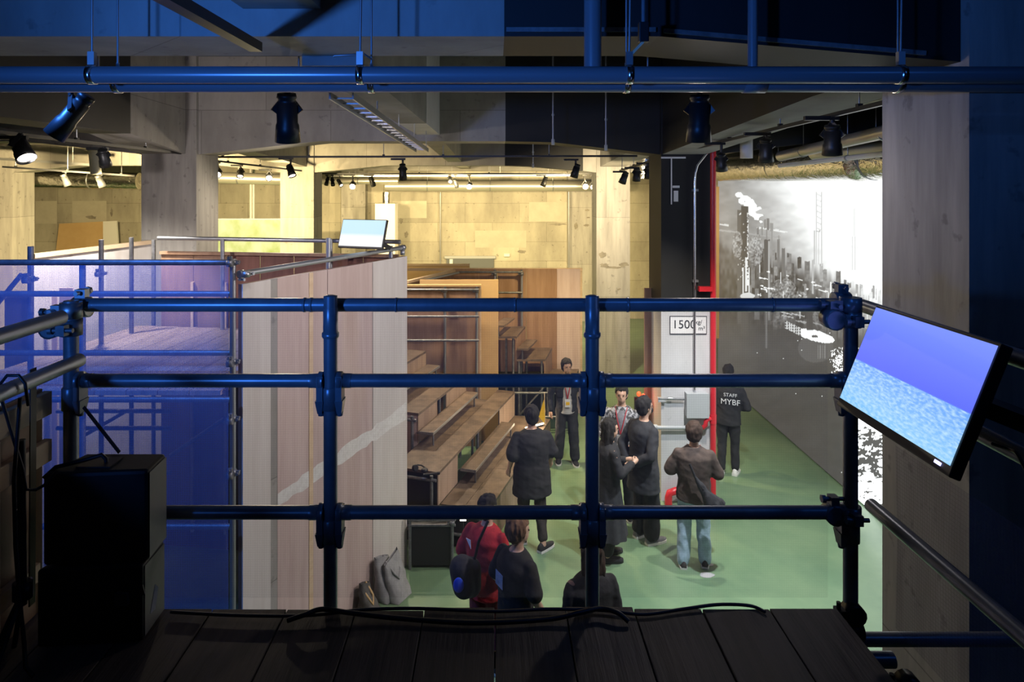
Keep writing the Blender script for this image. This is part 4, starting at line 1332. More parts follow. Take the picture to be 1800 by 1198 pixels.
# warm and white light of the fixtures, with added wide lilac fill
for px, py, Z, p, aim, col in (
        (383, 312, 12.6, 60, (-3, 16, 0), WARM), (473, 318, 13.6, 100, (-2, 22, 2.0), WARM), (620, 330, 17.0, 130, (-2.5, 22, 1.5), WARM),
        (791, 322, 16.8, 140, (-.5, 22, 2.0), WARM), (825, 330, 17.0, 110, (.5, 22, 2.2), WARM), (1028, 330, 16.6, 155, (1.5, 22, 2.5), WARM), (1041, 330, 13.4, 150, (2.6, 15.5, 2.8), (1.0, .80, .46)),
        (120, 326, 12, 480, (-11.5, 22, 2.5), WARM), (176, 326, 12, 190, (-6.0, 20, 2.5), WARM)):
    lamp('SPOT', 'track_and_fill_lamp', W(px, py + 6, Z - .3), p * KL, col, .06, aim, 130, .7)
for px, py, Z, p, aim, col, ang in (
        (1012, 318, 11, 130, (0.9, 11.5, 0), WARM, 110), (708, 322, 11, 80, (0.1, 10.0, 0), WARM2, 110), (511, 314, 11, 36, (-3.2, 7.2, 2.6), WARM2, 110),
        (183, 300, 7.6, 60, (-5.2, 8.5, 1), NEUT, 120), (1268, 302, 7.8, 100, (1.4, 8.8, 0), NEUT, 100), (1346, 284, 6.55, 230, (3.4, 7.6, 0), COOL, 100),
        (1463, 268, 5.25, 280, (-1.2, 7.0, 1.6), LILAC, 95), (60, 282, 6.0, 26, (-1.0, 9.5, 4.7), LILAC, 165), (1229, 240, 4.5, 28, (-0.6, 9.5, 4.6), LILAC, 165), (505, 242, 4.5, 40, (-2.2, 9.5, 4.6), LILAC, 165)):  # the widest lilac entries are added fill, brightening beams and columns
    lamp('SPOT', 'track_and_fill_lamp', W(px, py, Z), p * KL, col, .05, aim, ang, .8)

lamp('POINT', 'track_and_fill_lamp', W(1229, 244, 4.5), 10 * KL, LILAC, .06)  # added all-round fill for near beam underside, side board and loudspeaker

# ---- ducts, trays and conduits
def duct(pts, r, mat, label, n=24, name='duct', hang=()):
    root = empty(name, sum((Vector(p) for p in pts), Vector()) / len(pts), label, 'duct')
    MB().path(pts, r, n).build('tube', mat, root)
    for t in hang:
        q = Vector(pts[0]).lerp(Vector(pts[-1]), t)
        MB().lathe(q, Vector(pts[-1]) - Vector(pts[0]), [(-.015, r), (-.015, r + .006), (.015, r + .006), (.015, r)], n).build('hanger_band', M['steel'], root)
        MB().tube((q.x, q.y, q.z + r), (q.x, q.y, 6.15), .005, 8).build('hanger_rod', M['steel'], root)
    return root


fd = duct([(4.68, 5.5, 4.66), (4.68, 8.0, 4.66), (4.68, 11.0, 4.65), (4.68, 15.2, 4.66)], .235, M['foil'], 'fat crumpled foil duct along the top of the cityscape wall', hang=(.3, .6, .9))
MB().lathe((4.55, 8.55, 4.62), (-.55, -.7, -.45), [(0, .2), (.09, .19), (.13, .14), (.15, .02)], 20).build('foil_end', M['foil'], fd)
duct([(3.55, 5.2, 4.90), (3.6, 6.4, 4.86), (3.75, 9.0, 4.74)], .065, M['duct'], 'beige round pipe climbing above the aisle spotlights', hang=(.3, .8))
duct([(3.75, 5.5, 4.70), (3.82, 9.2, 4.62)], .028, M['white'], 'thin white conduit under the beige pipe', hang=(.5,))
duct([(4.1, 5.2, 4.78), (4.1, 8.8, 4.76)], .075, M['duct'], 'second pale duct behind the aisle spotlights', hang=(.5,))
duct([(3.3, 4.6, 5.15), (3.1, 9.3, 4.96)], .02, M['white'], 'white conduit high above the aisle', hang=(.2, .7))
duct([(W(1312, 245, 9.0).x, 9.0, 6.15), W(1312, 278, 9.0)], .08, M['white'], 'short white downpipe above the aisle')
duct([W(678, 327, 20.5), W(1045, 327, 20.5)], .155, M['duct'], 'long round duct along the top of the far wall', hang=(.2, .5, .8))
duct([W(560, 318, 19.5), W(700, 318, 19.5)], .09, M['duct'], 'thinner duct at the left end of the long duct', hang=(.5,))
duct([W(679, 337.5, 20.5), W(679, 357, 20.5)], .11, M['foil'], 'short foil duct dropping into the white wall unit')
duct([W(-40, 313, 16.5), W(245, 318, 16.5)], .20, M['foil'], 'wide foil duct on the far left', hang=(.2, .7))
duct([W(376, 312, 16.8), W(520, 316, 16.8)], .14, M['duct'], 'round duct between the two left columns', hang=(.3,))
duct([W(165, 262, 12), W(169, 306, 12)], .09, M['white'], 'white vertical pipe on the far left')
duct([W(1138, 262, 14.5), W(1138, 314, 14.5)], .26, M['foil'], 'shiny duct end left of the black column')


def ladder(pa, pb, w, label, rods=(), n=14):
    pa, pb = Vector(pa), Vector(pb)
    root = empty('cable_tray', (pa + pb) / 2, label, 'cable tray')
    d = (pb - pa).normalized()
    s = d.cross(Vector((0, 0, 1))).normalized() * (w / 2)
    for sg in (-1, 1):
        MB().bar(pa + s * sg, pb + s * sg, .012, .05).build('side_rail', M['steel'], root)
    for i in range(n):
        q = pa.lerp(pb, (i + .5) / n)
        MB().bar(q - s, q + s, .02, .01).build('rung', M['steel'], root)
    for t in rods:
        q = pa.lerp(pb, t) + s
        MB().tube(q, (q.x, q.y, 6.15), .006, 8).build('hanger_rod', M['steel'], root)
    return root


ladder(W(600, 168, 4.7), W(742, 264, 9.0), .16, 'slim steel cable tray slanting under the grey secondary beam', (.2, .45, .7, .95), 18)
ladder(W(585, 309, 18.8), W(1005, 308, 18.8), .3, 'perforated cable tray across the far hall', (.1, .3, .5, .7, .9), 24)
ladder(W(0, 279, 14), W(170, 290, 14), .3, 'steel cable tray on the far left', (.2, .8), 12)
for k, (px, y0, y1, Z) in enumerate(((972, 168, 252, 8.6), (1065, 175, 262, 8.8), (937, 250, 293, 12.5))):
    r = empty('ceiling_conduit', W(px, y1, Z), ('grey ceiling drop conduit before the black beam', 'thin ceiling drop conduit right of the grey one', 'short drop conduit below the black beam')[k], 'conduit')
    a, b_ = W(px, y1, Z), W(px, y0, Z)
    MB().tube(a, (a.x, a.y, 6.15), .011, 8).build('tube', M['steel'], r)
    MB().lathe(a, (0, 0, 1), [(-.02, .012), (-.02, .022), (.05, .022), (.06, .012)], 10).build('socket', M['grey_box'], r)
    MB().lathe(a.lerp(b_, .6), (0, 0, 1), [(-.012, .02), (.012, .02)], 10).build('clip', M['steel'], r)

# ================================================================== THINGS ON COLUMNS AND WALLS
YF = 9.43


def fx(px, y=YF):
    return (px - CX) * y / F


def fz(py, y=YF):
    return HC - (py - CY) * y / F


def text(s, loc, size, mat, parent, name='lettering', rot=(math.pi / 2, 0, 0), align='LEFT'):
    cu = bpy.data.curves.new(name, 'FONT')
    cu.body = s
    cu.size = size
    cu.extrude = 0.0015
    cu.align_x = align
    tmp = bpy.data.objects.new(name, cu)
    C.objects.link(tmp)
    dg = bpy.context.evaluated_depsgraph_get()
    me = bpy.data.meshes.new_from_object(tmp.evaluated_get(dg))
    bpy.data.objects.remove(tmp)
    me.materials.clear()
    me.materials.append(mat)
    o = bpy.data.objects.new(name, me)
    C.objects.link(o)
    o.parent = parent
    o.location = Vector(loc) - world_loc(parent)
    o.rotation_euler = rot
    return o


sg = empty('load_sign', (fx(1209), YF, fz(585)), 'white sign reading 1500 kg per square metre on the column', 'sign')
MB().box(fx(1178), fx(1241), YF - .012, YF - .002, fz(586), fz(555)).build('plate', M['paper'], sg, 0.002)
for a, b_, c_, d_ in ((1177, 1242, 555, 556), (1177, 1242, 585.5, 586.5), (1177, 1178, 555, 586.5), (1241, 1242, 555, 586.5)):
    MB().box(fx(a), fx(b_), YF - .015, YF - .002, fz(d_), fz(c_)).build('border', M['ink'], sg)
text('1500', (fx(1181), YF - .014, fz(576.5)), .165, M['ink'], sg)
text('kg/', (fx(1221), YF - .014, fz(569)), .085, M['ink'], sg)
text('m²', (fx(1227), YF - .014, fz(580)), .085, M['ink'], sg)
cdt = empty('conduit', (fx(1221), YF - .03, fz(690)), 'pale steel conduit running down the black column to the grey box', 'conduit')
MB().path([W(1244, 268, 9.38), W(1238, 275, 9.38), W(1226, 290, 9.38), W(1222, 305, 9.38), W(1221, 320, 9.38), W(1221, 688, 9.38)], .017, 10).build('tube', M['chrome'], cdt)
for py in (334, 493):
    MB().box(fx(1216), fx(1226), YF - .05, YF - .001, fz(py + 2), fz(py - 2)).build('clip', M['steel'], cdt)
gb = empty('junction_box', (fx(1221), YF - .08, fz(728)), 'grey electrical junction box on the pale column', 'junction box')
MB().box(fx(1203), fx(1240), YF - .13, YF - .002, fz(728), fz(687)).build('body', M['grey_box'], gb, 0.006)
MB().box(fx(1202), fx(1241), YF - .14, YF - .13, fz(729), fz(686)).build('lid', M['grey_box'], gb, 0.004)
hc_ = empty('conduit', (fx(1180), YF - .03, fz(700)), 'short horizontal conduit entering the grey box', 'conduit')
MB().tube(W(1157, 700, 9.38), W(1203, 701, 9.38), .014, 10).build('tube', M['steel_d'], hc_)
MB().box(fx(1155), fx(1168), YF - .06, YF - .01, fz(704), fz(697)).build('fitting', M['grey_box'], hc_)
MB().lathe(W(1178, 700, 9.38), (1, 0, 0), [(-.03, .02), (.03, .02)], 10).build('coupling', M['steel'], hc_)
rp = empty('fire_pipe', (fx(1253, 9.36), 9.36, 0), 'red fire riser pipe along the edge of the black column', 'pipe')
MB().tube((fx(1253.5, 9.35), 9.35, 0), (fx(1253.5, 9.35), 9.35, 4.83), .039, 16).build('riser', M['red'], rp)
MB().path([W(1252, 736, 9.35), W(1245, 736, 9.33), W(1241, 740, 9.33), W(1240, 747, 9.33), W(1236, 751, 9.35), W(1229, 751, 9.37)], .03, 12).build('elbow', M['red'], rp)
MB().lathe(W(1253.5, 736, 9.35), (0, 0, 1), [(-.06, .046), (.06, .046)], 14).build('collar', M['red'], rp)
MB().box(fx(1229, 9.3), fx(1252, 9.3), 9.29, 9.37, fz(512, 9.3), fz(504, 9.3)).build('valve_box', M['red'], rp)
MB().path([W(1204, 862, 9.36), W(1188, 862, 9.3), W(1177, 866, 9.3), W(1175, 874, 9.3), Vector((fx(1175, 9.3), 9.3, 0))], .05, 12).build('floor_elbow', M['red'], rp)
dp = empty('drain_pipe', (fx(1190), YF - .05, fz(751)), 'grey horizontal pipe across the pale column', 'pipe')
MB().tube(W(1150, 751, 9.37), W(1225.5, 751, 9.37), .026, 12).build('tube', M['grey_box'], dp)
MB().lathe(W(1150, 750, 9.37), (-1, 0, 0), [(-.04, .034), (.04, .034)], 12).build('end_fitting', M['grey_box'], dp)
cs = empty('wall_strip', (fx(1181), YF, fz(355)), 'white conduit strip with two small plates on the black column', 'conduit')
MB().box(fx(1179), fx(1181), YF - .012, YF, fz(359), fz(277)).build('strip', M['white'], cs)
MB().box(fx(1162), fx(1205), YF - .012, YF, fz(278.5), fz(275.5)).build('strip', M['white'], cs)
MB().box(fx(1182), fx(1194), YF - .02, YF, fz(330), fz(326)).build('plate', M['white'], cs)
MB().box(fx(1184), fx(1191.5), YF - .02, YF, fz(354), fz(335)).build('plate', M['white'], cs)
sc = empty('ply_screen', (2.0, 10.3, 0), 'narrow brown plywood screen left of the pale column', 'partition')
MB().box(2.17, 2.275, 10.0, 10.02, 0, 2.85).build('plywood_panel', M['ply_brown'], sc)
MB().box(2.03, 2.17, 10.0, 10.04, 0, 1.25).build('dark_opening_block', M['black'], sc)  # black box stands in for the dark of an opening
bc = empty('beacon', W(1126, 700, 9.93), 'glowing red beacon lamp beside the pale column', 'lamp')
MB().ell(W(1123, 692, 9.93), .032, .032, .036, 12, 8).build('lens', M['amber'], bc)
MB().ell(W(1131, 694, 9.95), .024, .024, .024, 12, 8).build('lens', M['amber'], bc)
MB().tube(W(1126, 698, 9.94), (W(1126, 698, 9.94).x, 9.94, 0), .012, 8).build('stem', M['black'], bc)
lamp('POINT', 'beacon_glow', W(1124, 700, 9.85), 1.2, (1, .1, .03), .04)

wu = empty('wall_unit', W(679, 420, 21.0), 'white ventilation unit under the foil duct on the far wall', 'ventilation unit')
a, b_ = W(662, 357, 20.6), W(697, 470, 20.6)
MB().box(a.x, b_.x, 20.3, 20.9, 0, a.z).build('body', M['white'], wu, 0.01)
dr = empty('door_1', (W(826, 460, 21.95).x, 21.95, 0), 'grey door with pale frame in the far wall', None, None, 'structure')
a, b_ = W(785, 454, 21.95), W(868, 454, 21.95)
MB().box(a.x, b_.x, 21.93, 21.99, 0, a.z).build('leaf', M['door'], dr)
MB().box(a.x - .06, b_.x + .06, 21.9, 21.99, a.z, a.z + .08).build('frame', M['grey_box'], dr)
MB().box(a.x + .1, a.x + .2, 21.9, 21.93, a.z - .2, a.z - .02).build('plate', M['white'], dr)
ex = tag(MB().box(W(886, 446, 21.9).x, W(896, 446, 21.9).x, 21.94, 22.0, W(886, 451, 21.9).z, W(886, 446, 21.9).z).build('wall_plate', M['white']), 'small white plate on the far wall right of the door', 'plate')
for k, (px, y0, y1, Z) in enumerate(((774, 337, 465, 21.9), (1000, 337, 470, 21.5))):
    a = W(px, y0, Z)
    b_ = Vector((a.x, a.y, 0))
    o = MB().tube(a, b_, .02, 8).build('conduit', M['steel'])
    tag(o, ('thin conduit down the middle of the far wall', 'thin conduit beside the far pilaster')[k], 'conduit')
dpip = empty('drain_pipe', W(443, 386, 17), 'pair of pale downpipes behind the glaring left spotlights', 'pipe')
for px in (441, 446):
    a = W(px, 320, 19)
    MB().tube((a.x, a.y, 0), (a.x, a.y, 5.2), .035, 10).build('pipe', M['white'], dpip)

# lit yellow green picture between the left columns
lp = empty('light_box', (W(437, 443, 17.2).x, 17.2, 2.0), 'glowing yellow green picture panel between the left columns', 'light box')
a, b_ = W(374, 386, 17.2), W(500, 386, 17.2)
z0 = 2.0
mb = MB().add([(a.x, 17.2, z0), (b_.x, 17.2, z0), (b_.x, 17.2, a.z), (a.x, 17.2, a.z)], [(0, 1, 2, 3)])
o = mb.build('screen', screen_mat('screen_yellow', 'yellow'), lp)
uvl = o.data.uv_layers.new(name='UVMap')
for l_ in o.data.loops:
    uvl.data[l_.index].uv = [(0, 0), (1, 0), (1, 1), (0, 1)][l_.vertex_index]
MB().box(a.x - .03, b_.x + .03, 17.21, 17.28, z0 - .03, a.z + .03).build('case', M['grey_box'], lp)
for x in (a.x + .3, b_.x - .3):
    MB().tube((x, 17.25, 0), (x, 17.25, z0), .03, 8).build('leg', M['steel_d'], lp)

# stains, patches and repairs on the concrete
stn = noisy('dark_concrete_stain', (0.20, 0.18, 0.15), (0.30, 0.275, 0.225), (6, 6, 6), 0.9)
pat = noisy('pale_repair_patch', (0.46, 0.43, 0.355), (0.52, 0.49, 0.405), (3, 3, 3), 0.9)


def stain(px, py, w_, h_, Y, parent, mat, name, seed, rag=.45):
    rr_ = random.Random(seed)
    pts = []
    for i in range(18):
        t = 2 * math.pi * i / 18
        if rag:
            k_ = rr_.uniform(1 - rag, 1)
            pts.append(W(px + w_ * .5 * math.cos(t) * k_, py + h_ * .5 * math.sin(t) * k_, Y))
    if not rag:
        pts = [W(px - w_ / 2, py - h_ / 2, Y), W(px + w_ / 2, py - h_ / 2, Y), W(px + w_ / 2, py + h_ / 2, Y), W(px - w_ / 2, py + h_ / 2, Y)]
    MB().prism(pts, (0, .004, 0)).build(name, mat, parent)


colC = [o for o in bpy.data.objects if o.get('label', '').startswith('bright concrete column')][0]
colH = [o for o in bpy.data.objects if o.get('label', '').startswith('yellowish concrete pilaster')][0]
for k, a_ in enumerate(((1059, 448, 15, 14), (1062, 466, 20, 9), (1096, 465, 20, 10), (1078, 470, 40, 5), (1088, 508, 8, 4))):
    stain(*a_, 15.498, colC, stn, 'crumbled_patch', k)
for k, a_ in enumerate(((1032, 369, 10, 4), (1034, 382, 9, 3), (1031, 396, 13, 5), (1012, 397, 8, 16))):
    stain(*a_, 21.598, colH, stn, 'stain', 20 + k)
for k, a_ in enumerate(((980, 394, 40, 5), (918, 442, 20, 7), (714, 412, 10, 14), (705, 388, 9, 12), (160, 382, 22, 9), (196, 374, 6, 22), (50, 343, 5, 14))):
    stain(*a_, 21.997, wall_back, stn, 'stain', 40 + k)
for a_ in ((81, 373, 38, 40), (157, 372, 60, 38), (720, 368, 60, 30), (880, 420, 90, 30), (965, 372, 70, 34)):
    stain(*a_, 21.998, wall_back, pat, 'repair_patch', 1, 0)
# boards leaning at the far left wall
lb = empty('leaning_board', W(140, 440, 21), 'tan plywood board leaning on the far left wall', 'board')
a, b_, c_, d_ = W(104, 393, 21.6), W(183, 389, 21.6), Vector((W(183, 389, 21.6).x, 21.0, 0)), Vector((W(104, 393, 21.6).x, 21.0, 0))
MB().hexa([d_, c_, c_ + Vector((0, .03, 0)), d_ + Vector((0, .03, 0)), a, b_, b_ + Vector((0, .03, 0)), a + Vector((0, .03, 0))]).build('board', M['tan'], lb)
wb = tag(MB().prism([W(181, 389, 21.2), W(205, 388, 21.2), W(209, 450, 21.2), Vector((W(209, 450, 21.2).x, 21.2, 0)), Vector((W(181, 450, 21.2).x, 21.2, 0))], (0, .06, 0)).build('dust_sheet', M['white']), 'white dust sheet hanging beside the tan board', 'dust sheet')

# ================================================================== PEOPLE
def blob(mb, voxel=0.012, smooth=6):
    me = bpy.data.meshes.new('tmp')
    me.from_pydata(mb.v, [], mb.f)
    o = bpy.data.objects.new('tmp', me)
    C.objects.link(o)
    r = o.modifiers.new('r', 'REMESH')
    r.mode = 'VOXEL'
    r.voxel_size = voxel
    s = o.modifiers.new('s', 'SMOOTH')
    s.factor = 0.5
    s.iterations = smooth
    dg = bpy.context.evaluated_depsgraph_get()
    out = bpy.data.meshes.new_from_object(o.evaluated_get(dg))
    bpy.data.objects.remove(o)
    bpy.data.meshes.remove(me)
    v = np.empty(len(out.vertices) * 3)
    out.vertices.foreach_get('co', v)
    fs = [tuple(p.vertices) for p in out.polygons]
    vs = [tuple(q) for q in v.reshape(-1, 3)]
    bpy.data.meshes.remove(out)
    m2 = MB()
    m2.add(vs, fs, True)
    return m2


from mathutils import noise as mnoise


def wrinkle(mb, amp=0.007, fx_=5.0, fz_=9.0, seed=0.0):
    me = bpy.data.meshes.new('tmp')
    me.from_pydata(mb.v, [], mb.f)
    me.update()
    nv = len(mb.v)
    nr_ = np.empty(nv * 3)
    me.vertex_normals.foreach_get('vector', nr_)
    nr_ = nr_.reshape(-1, 3)
    bpy.data.meshes.remove(me)
    out = []
    for v, n_ in zip(mb.v, nr_):
        q = Vector((v[0] * fx_ + seed, v[1] * fx_, v[2] * fz_ + v[0] * 4))
        d = amp * (mnoise.noise(q) + 0.5 * mnoise.noise(q * 2.3))
        out.append((v[0] + n_[0] * d, v[1] + n_[1] * d, v[2] + n_[2] * d))
    mb.v = out
    return mb


def limb(mb, pts, rs, n=12):       # rounded limb through joints
    P = [Vector(p) for p in pts]
    out, rr = [], []
    for i in range(len(P) - 1):
        for k in range(5):
            t = k / 5
            out.append(P[i].lerp(P[i + 1], t))
            rr.append(rs[i] + (rs[i + 1] - rs[i]) * t)
    out.append(P[-1])
    rr.append(rs[-1])
    mb.path(out, rr, n)
    for p, r in zip(P, rs):
        mb.ell(p, r, r, r, n, 8)
    return mb


SKIN = noisy('skin', (0.50, 0.30, 0.21), (0.58, 0.36, 0.26), (9, 9, 9), 0.5)
EYE = plain('dark_eye', (0.02, 0.015, 0.012), 0.3)


def cloth(name, c, var=0.25):
    return noisy(name, tuple(q * (1 - var) for q in c), tuple(q * (1 + var) for q in c), (14, 14, 14), 0.85, bump=0.3)


def person(loc, h, face, label, pose, wear, voxel=0.012):
    """face: heading in degrees, 0 looks to +Y (away from the camera), 90 looks to -X"""
    s = h / 1.70
    lean = pose.get('lean', 0.0)
    stoop = pose.get('stoop', 0.0)

    def up(p):          # lean of the upper body
        x, y, z = p
        k = max(0.0, z - 0.92)
        return Vector((x + k * pose.get('side', 0.0), y + k * lean + k * k * stoop, z - k * k * abs(stoop) * 0.5))
    sh = pose.get('sw', 0.185)
    feet = pose.get('feet', ((-.10, 0), (.10, 0)))
    body = MB()
    T = [(.84, .13, .10), (.92, .16, .112), (1.02, .142, .10), (1.12, .145, .10), (1.22, .16, .112), (1.32, .17, .11), (1.39, .14, .09), (1.43, .075, .065)]
    body.rings([(*(up((0, 0, z)).xy), up((0, 0, z)).z, rx, ry) for z, rx, ry in T], 18)
    nk, hd = up((0, 0.005, 1.42)), up((0, .025 + pose.get('head_fwd', 0), 1.585))
    limb(body, [nk, up((0, .015, 1.50)), hd], [.058, .05, .05])
    ha = math.radians(pose.get('turn', 0))
    R3 = Matrix.Rotation(ha, 3, 'Z') @ Matrix.Rotation(math.radians(-pose.get('nod', 0)), 3, 'X')
    H = lambda x, y, z: hd + R3 @ Vector((x, y, z))
    body.ell(H(0, -.008, .018), .073, .092, .098, 16, 12, rot=R3)
    body.ell(H(0, .022, -.045), .056, .066, .066, 14, 10, rot=R3)        # jaw
    body.ell(H(0, .088, -.012), .012, .018, .024, 8, 6, rot=R3)           # nose
    body.ell(H(0, .082, .026), .045, .012, .010, 10, 6, rot=R3)           # brow
    body.ell(H(0, .082, -.056), .024, .010, .010, 8, 6, rot=R3)           # mouth
    for sx in (-1, 1):
        body.ell(H(sx * .074, -.004, -.006), .010, .020, .030, 8, 6, rot=R3)
    hips, knees, anks = [], [], []
    for i, (fx_, fy_) in enumerate(feet):
        sx = -1 if i == 0 else 1
        lift = pose.get('lift', (0, 0))[i]
        hp_ = Vector((sx * .088, 0, .88))
        ak = Vector((fx_, fy_, .085 + lift))
        kn = hp_.lerp(ak, .5) + Vector((0, .035 + lift * .35, 0))
        limb(body, [hp_, kn, ak], [.084, .056, .04])
        tdir = math.radians(pose.get('toe', (6, -6))[i])
        tv = Vector((-math.sin(tdir), math.cos(tdir), 0))
        limb(body, [ak - tv * .03 - Vector((0, 0, .03)), ak + tv * .07 - Vector((0, 0, .05)), ak + tv * .14 - Vector((0, 0, .057))], [.036, .032, .026])
        hips.append(hp_)
        knees.append(kn)
        anks.append((ak, tv))
    arms = []
    for i, sx in enumerate((-1, 1)):
        so = up((sx * sh, 0, 1.345))
        el = Vector(pose.get('elbow', ((-.235, -.03, 1.11), (.235, -.03, 1.11)))[i])
        wr = Vector(pose.get('hand', ((-.225, .05, .88), (.225, .05, .88)))[i])
        limb(body, [so, el, wr], [.052, .040, .026])
        hdv = (wr - el).normalized()
        limb(body, [wr, wr + hdv * .05, wr + hdv * .085], [.026, .034, .030])
        arms.append((so, el, wr, hdv))
    sk = blob(body, voxel, 5)
    for (so, el, wr, hdv), sx in zip(arms, (-1, 1)):          # five fingers per hand
        inn = Vector((-sx, 0, 0)) - hdv * Vector((-sx, 0, 0)).dot(hdv)
        inn.normalize()
        wid = hdv.cross(inn).normalized()
        base = wr + hdv * .085
        for q, (o_, L_) in enumerate(((-.024, .058), (-.008, .068), (.008, .064), (.023, .050))):
            b0 = base + wid * o_ - hdv * .01
            sk.path([b0, b0 + hdv * L_ * .5 + inn * .008, b0 + hdv * L_ * .85 + inn * .026], [.0085, .008, .0065], 6)
        th = wr + hdv * .03 + wid * .026
        sk.path([th, th + wid * .022 + hdv * .03 + inn * .008, th + wid * .02 + hdv * .055 + inn * .02], [.010, .009, .007], 6)
    for sx in (-1, 1):
        sk.ell(H(sx * .03, .080, .008), .010, .008, .007, 8, 6, mi=1, rot=R3)
    root_me = sk.mesh('person', [SKIN, EYE])
    root = bpy.data.objects.new('person', root_me)
    C.objects.link(root)
    root.location = loc
    root.scale = (s, s, s)
    root.rotation_euler = (0, 0, math.radians(face))
    tag(root, label, 'person', 'visitors in the hall')

    def child(mb, name, mat, lab=None, par=root):
        me = mb.mesh(name, mat)
        o = bpy.data.objects.new(name, me)
        C.objects.link(o)
        o.parent = par
        if lab:
            o['label'] = lab
        return o

    for g in wear:
        k = g[0]
        if k == 'top':             # ('top', material, sleeve 0..1, hem z, looseness, flare)
            _, mat, sl, hem, lo, fl = g[:6]
            mb = MB()
            st = [(hem, .165 + lo + fl, .118 + lo + fl)]
            if hem < .80:
                st.append((.9, .168 + lo + fl * .5, .12 + lo + fl * .5))
            st += [(1.05, .155 + lo, .112 + lo), (1.2, .172 + lo, .124 + lo), (1.31, .182 + lo * .8, .122 + lo * .8), (1.385, .155 + lo * .3, .10 + lo * .3), (1.435, .085, .075)]
            mb.rings([(*(up((0, 0, z)).xy), up((0, 0, z)).z, rx, ry) for z, rx, ry in st], 20)
            for so, el, wr, hdv in arms:
                if sl <= .55:
                    e2 = so.lerp(el, min(1, sl * 2))
                    limb(mb, [so, e2], [.056 + lo * .15, .054 + lo * .8])
                else:
                    e2 = el.lerp(wr, (sl - .5) * 2)
                    limb(mb, [so, el, e2], [.055 + lo * .15, .048 + lo * .55, .038 + lo * .4])
            child(wrinkle(blob(mb, voxel, 7), .009, 5, 11, h * 9 + face), g[6] if len(g) > 6 else 'shirt', mat)
        elif k == 'pants':         # ('pants', material, ankle z, width)
            _, mat, az, wd_ = g
            mb = MB()
            mb.rings([(0, 0, .80, .155, .115), (0, 0, .9, .172, .125), (0, 0, 1.03, .155, .112)], 18)
            for hp_, kn, (ak, tv) in zip(hips, knees, anks):
                a2 = kn.lerp(ak, min(1, (kn.z - az) / max(.01, kn.z - ak.z)))
                limb(mb, [hp_, kn, a2], [.096, .068 + wd_ * .6, .050 + wd_])
            child(wrinkle(blob(mb, voxel, 6), .012, 9, 7, h * 5 + face), 'trousers', mat)
        elif k == 'skirt':         # ('skirt', material, hem z, hem radius)
            _, mat, hz, hr = g
            mb = MB()
            n_ = 40
            vs = []
            for z, rx, ry in ((1.05, .16, .118), (.92, .18, .135), ((.92 + hz) / 2, (.18 + hr) / 2, (.14 + hr * .85) / 2), (hz, hr, hr * .85)):
                am = .012 * (1.05 - z) / .6
                for q in range(n_):
                    an = 2 * math.pi * q / n_
                    w_ = 1 + am * 5 * math.cos(an * 9)
                    vs.append((rx * w_ * math.cos(an), ry * w_ * math.sin(an), z))
            mb.add(vs, [(i * n_ + q, i * n_ + (q + 1) % n_, (i + 1) * n_ + (q + 1) % n_, (i + 1) * n_ + q) for i in range(3) for q in range(n_)], True)
            child(mb, 'skirt', mat)
        elif k == 'shoes':         # ('shoes', upper material, sole material)
            for ak, tv in anks:
                sdv = Vector((tv.y, -tv.x, 0))
                mb = MB()
                prof = [(-.075, .032, .075), (-.04, .040, .09), (.04, .044, .065), (.11, .048, .045), (.165, .040, .035), (.195, .02, .025)]
                base = ak - Vector((0, 0, .085))
                vs = []
                for a_, w_, t_ in prof:
                    for q in range(10):
                        an = math.pi * q / 9
                        vs.append(base + tv * a_ + sdv * math.cos(an) * w_ + Vector((0, 0, .022 + math.sin(an) * t_)))
                fs = [(i * 10 + q, i * 10 + q + 1, (i + 1) * 10 + q + 1, (i + 1) * 10 + q) for i in range(5) for q in range(9)]
                fs += [tuple(range(10)), tuple(range(59, 49, -1))]
                mb.add(vs, fs, True)
                o = child(mb, 'shoe', g[1])
                ms = MB()
                pl_ = [base + tv * a_ + sdv * (w_ + .005) for a_, w_, t_ in prof] + [base + tv * a_ - sdv * (w_ + .005) for a_, w_, t_ in reversed(prof)]
                ms.prism(pl_, (0, 0, .028))
                child(ms, 'sole', g[2], None, o)
        elif k == 'hair':          # ('hair', material, length, puff)
            _, mat, ln, pf = g
            mb = MB()
            mb.ell(H(0, -.020, .036), .084 + pf, .100 + pf, .098 + pf, 18, 12, rot=R3)
            mb.ell(H(0, -.045, -.015), .076 + pf, .066 + pf, .085, 16, 10, rot=R3)
            if ln > 0:
                a_, b_ = H(0, -.055, -.02), H(0, -.07, -.06 - ln)
                for dx in (-.045, 0, .045):
                    limb(mb, [H(dx, -.05, 0), H(dx * 1.15, -.06, -.08), H(dx * 1.2, -.065, -.08 - ln)], [.05, .048, .035])
                for dx in (-1, 1):
                    limb(mb, [H(dx * .07, -.01, .02), H(dx * .078, -.012, -.07), H(dx * .07, -.025, -.08 - ln)], [.028, .028, .02])
            hb = blob(mb, .010, 4)
            # leave the face free
            keep = MB()
            inv = R3.inverted()
            vs = []
            for v in hb.v:
                q = inv @ (Vector(v) - hd)
                if q.y > .035 and q.z < .062:
                    q.y = .035 + (q.y - .035) * .12
                vs.append(hd + R3 @ q)
            keep.add(vs, hb.f, True)
            child(wrinkle(keep, .012, 34, 9, face), 'hair', mat)
        elif k == 'lanyard':
            mb = MB()
            z1 = g[2] if len(g) > 2 else 1.12
            yf = .150 + (g[3] if len(g) > 3 else 0)
            mb.path([up((-.075, .05, 1.43)), up((-.05, yf * .85, 1.33)), up((0, yf, z1 + .04))], .007, 6)
            mb.path([up((.075, .05, 1.43)), up((.05, yf * .85, 1.33)), up((0, yf, z1 + .04))], .007, 6)
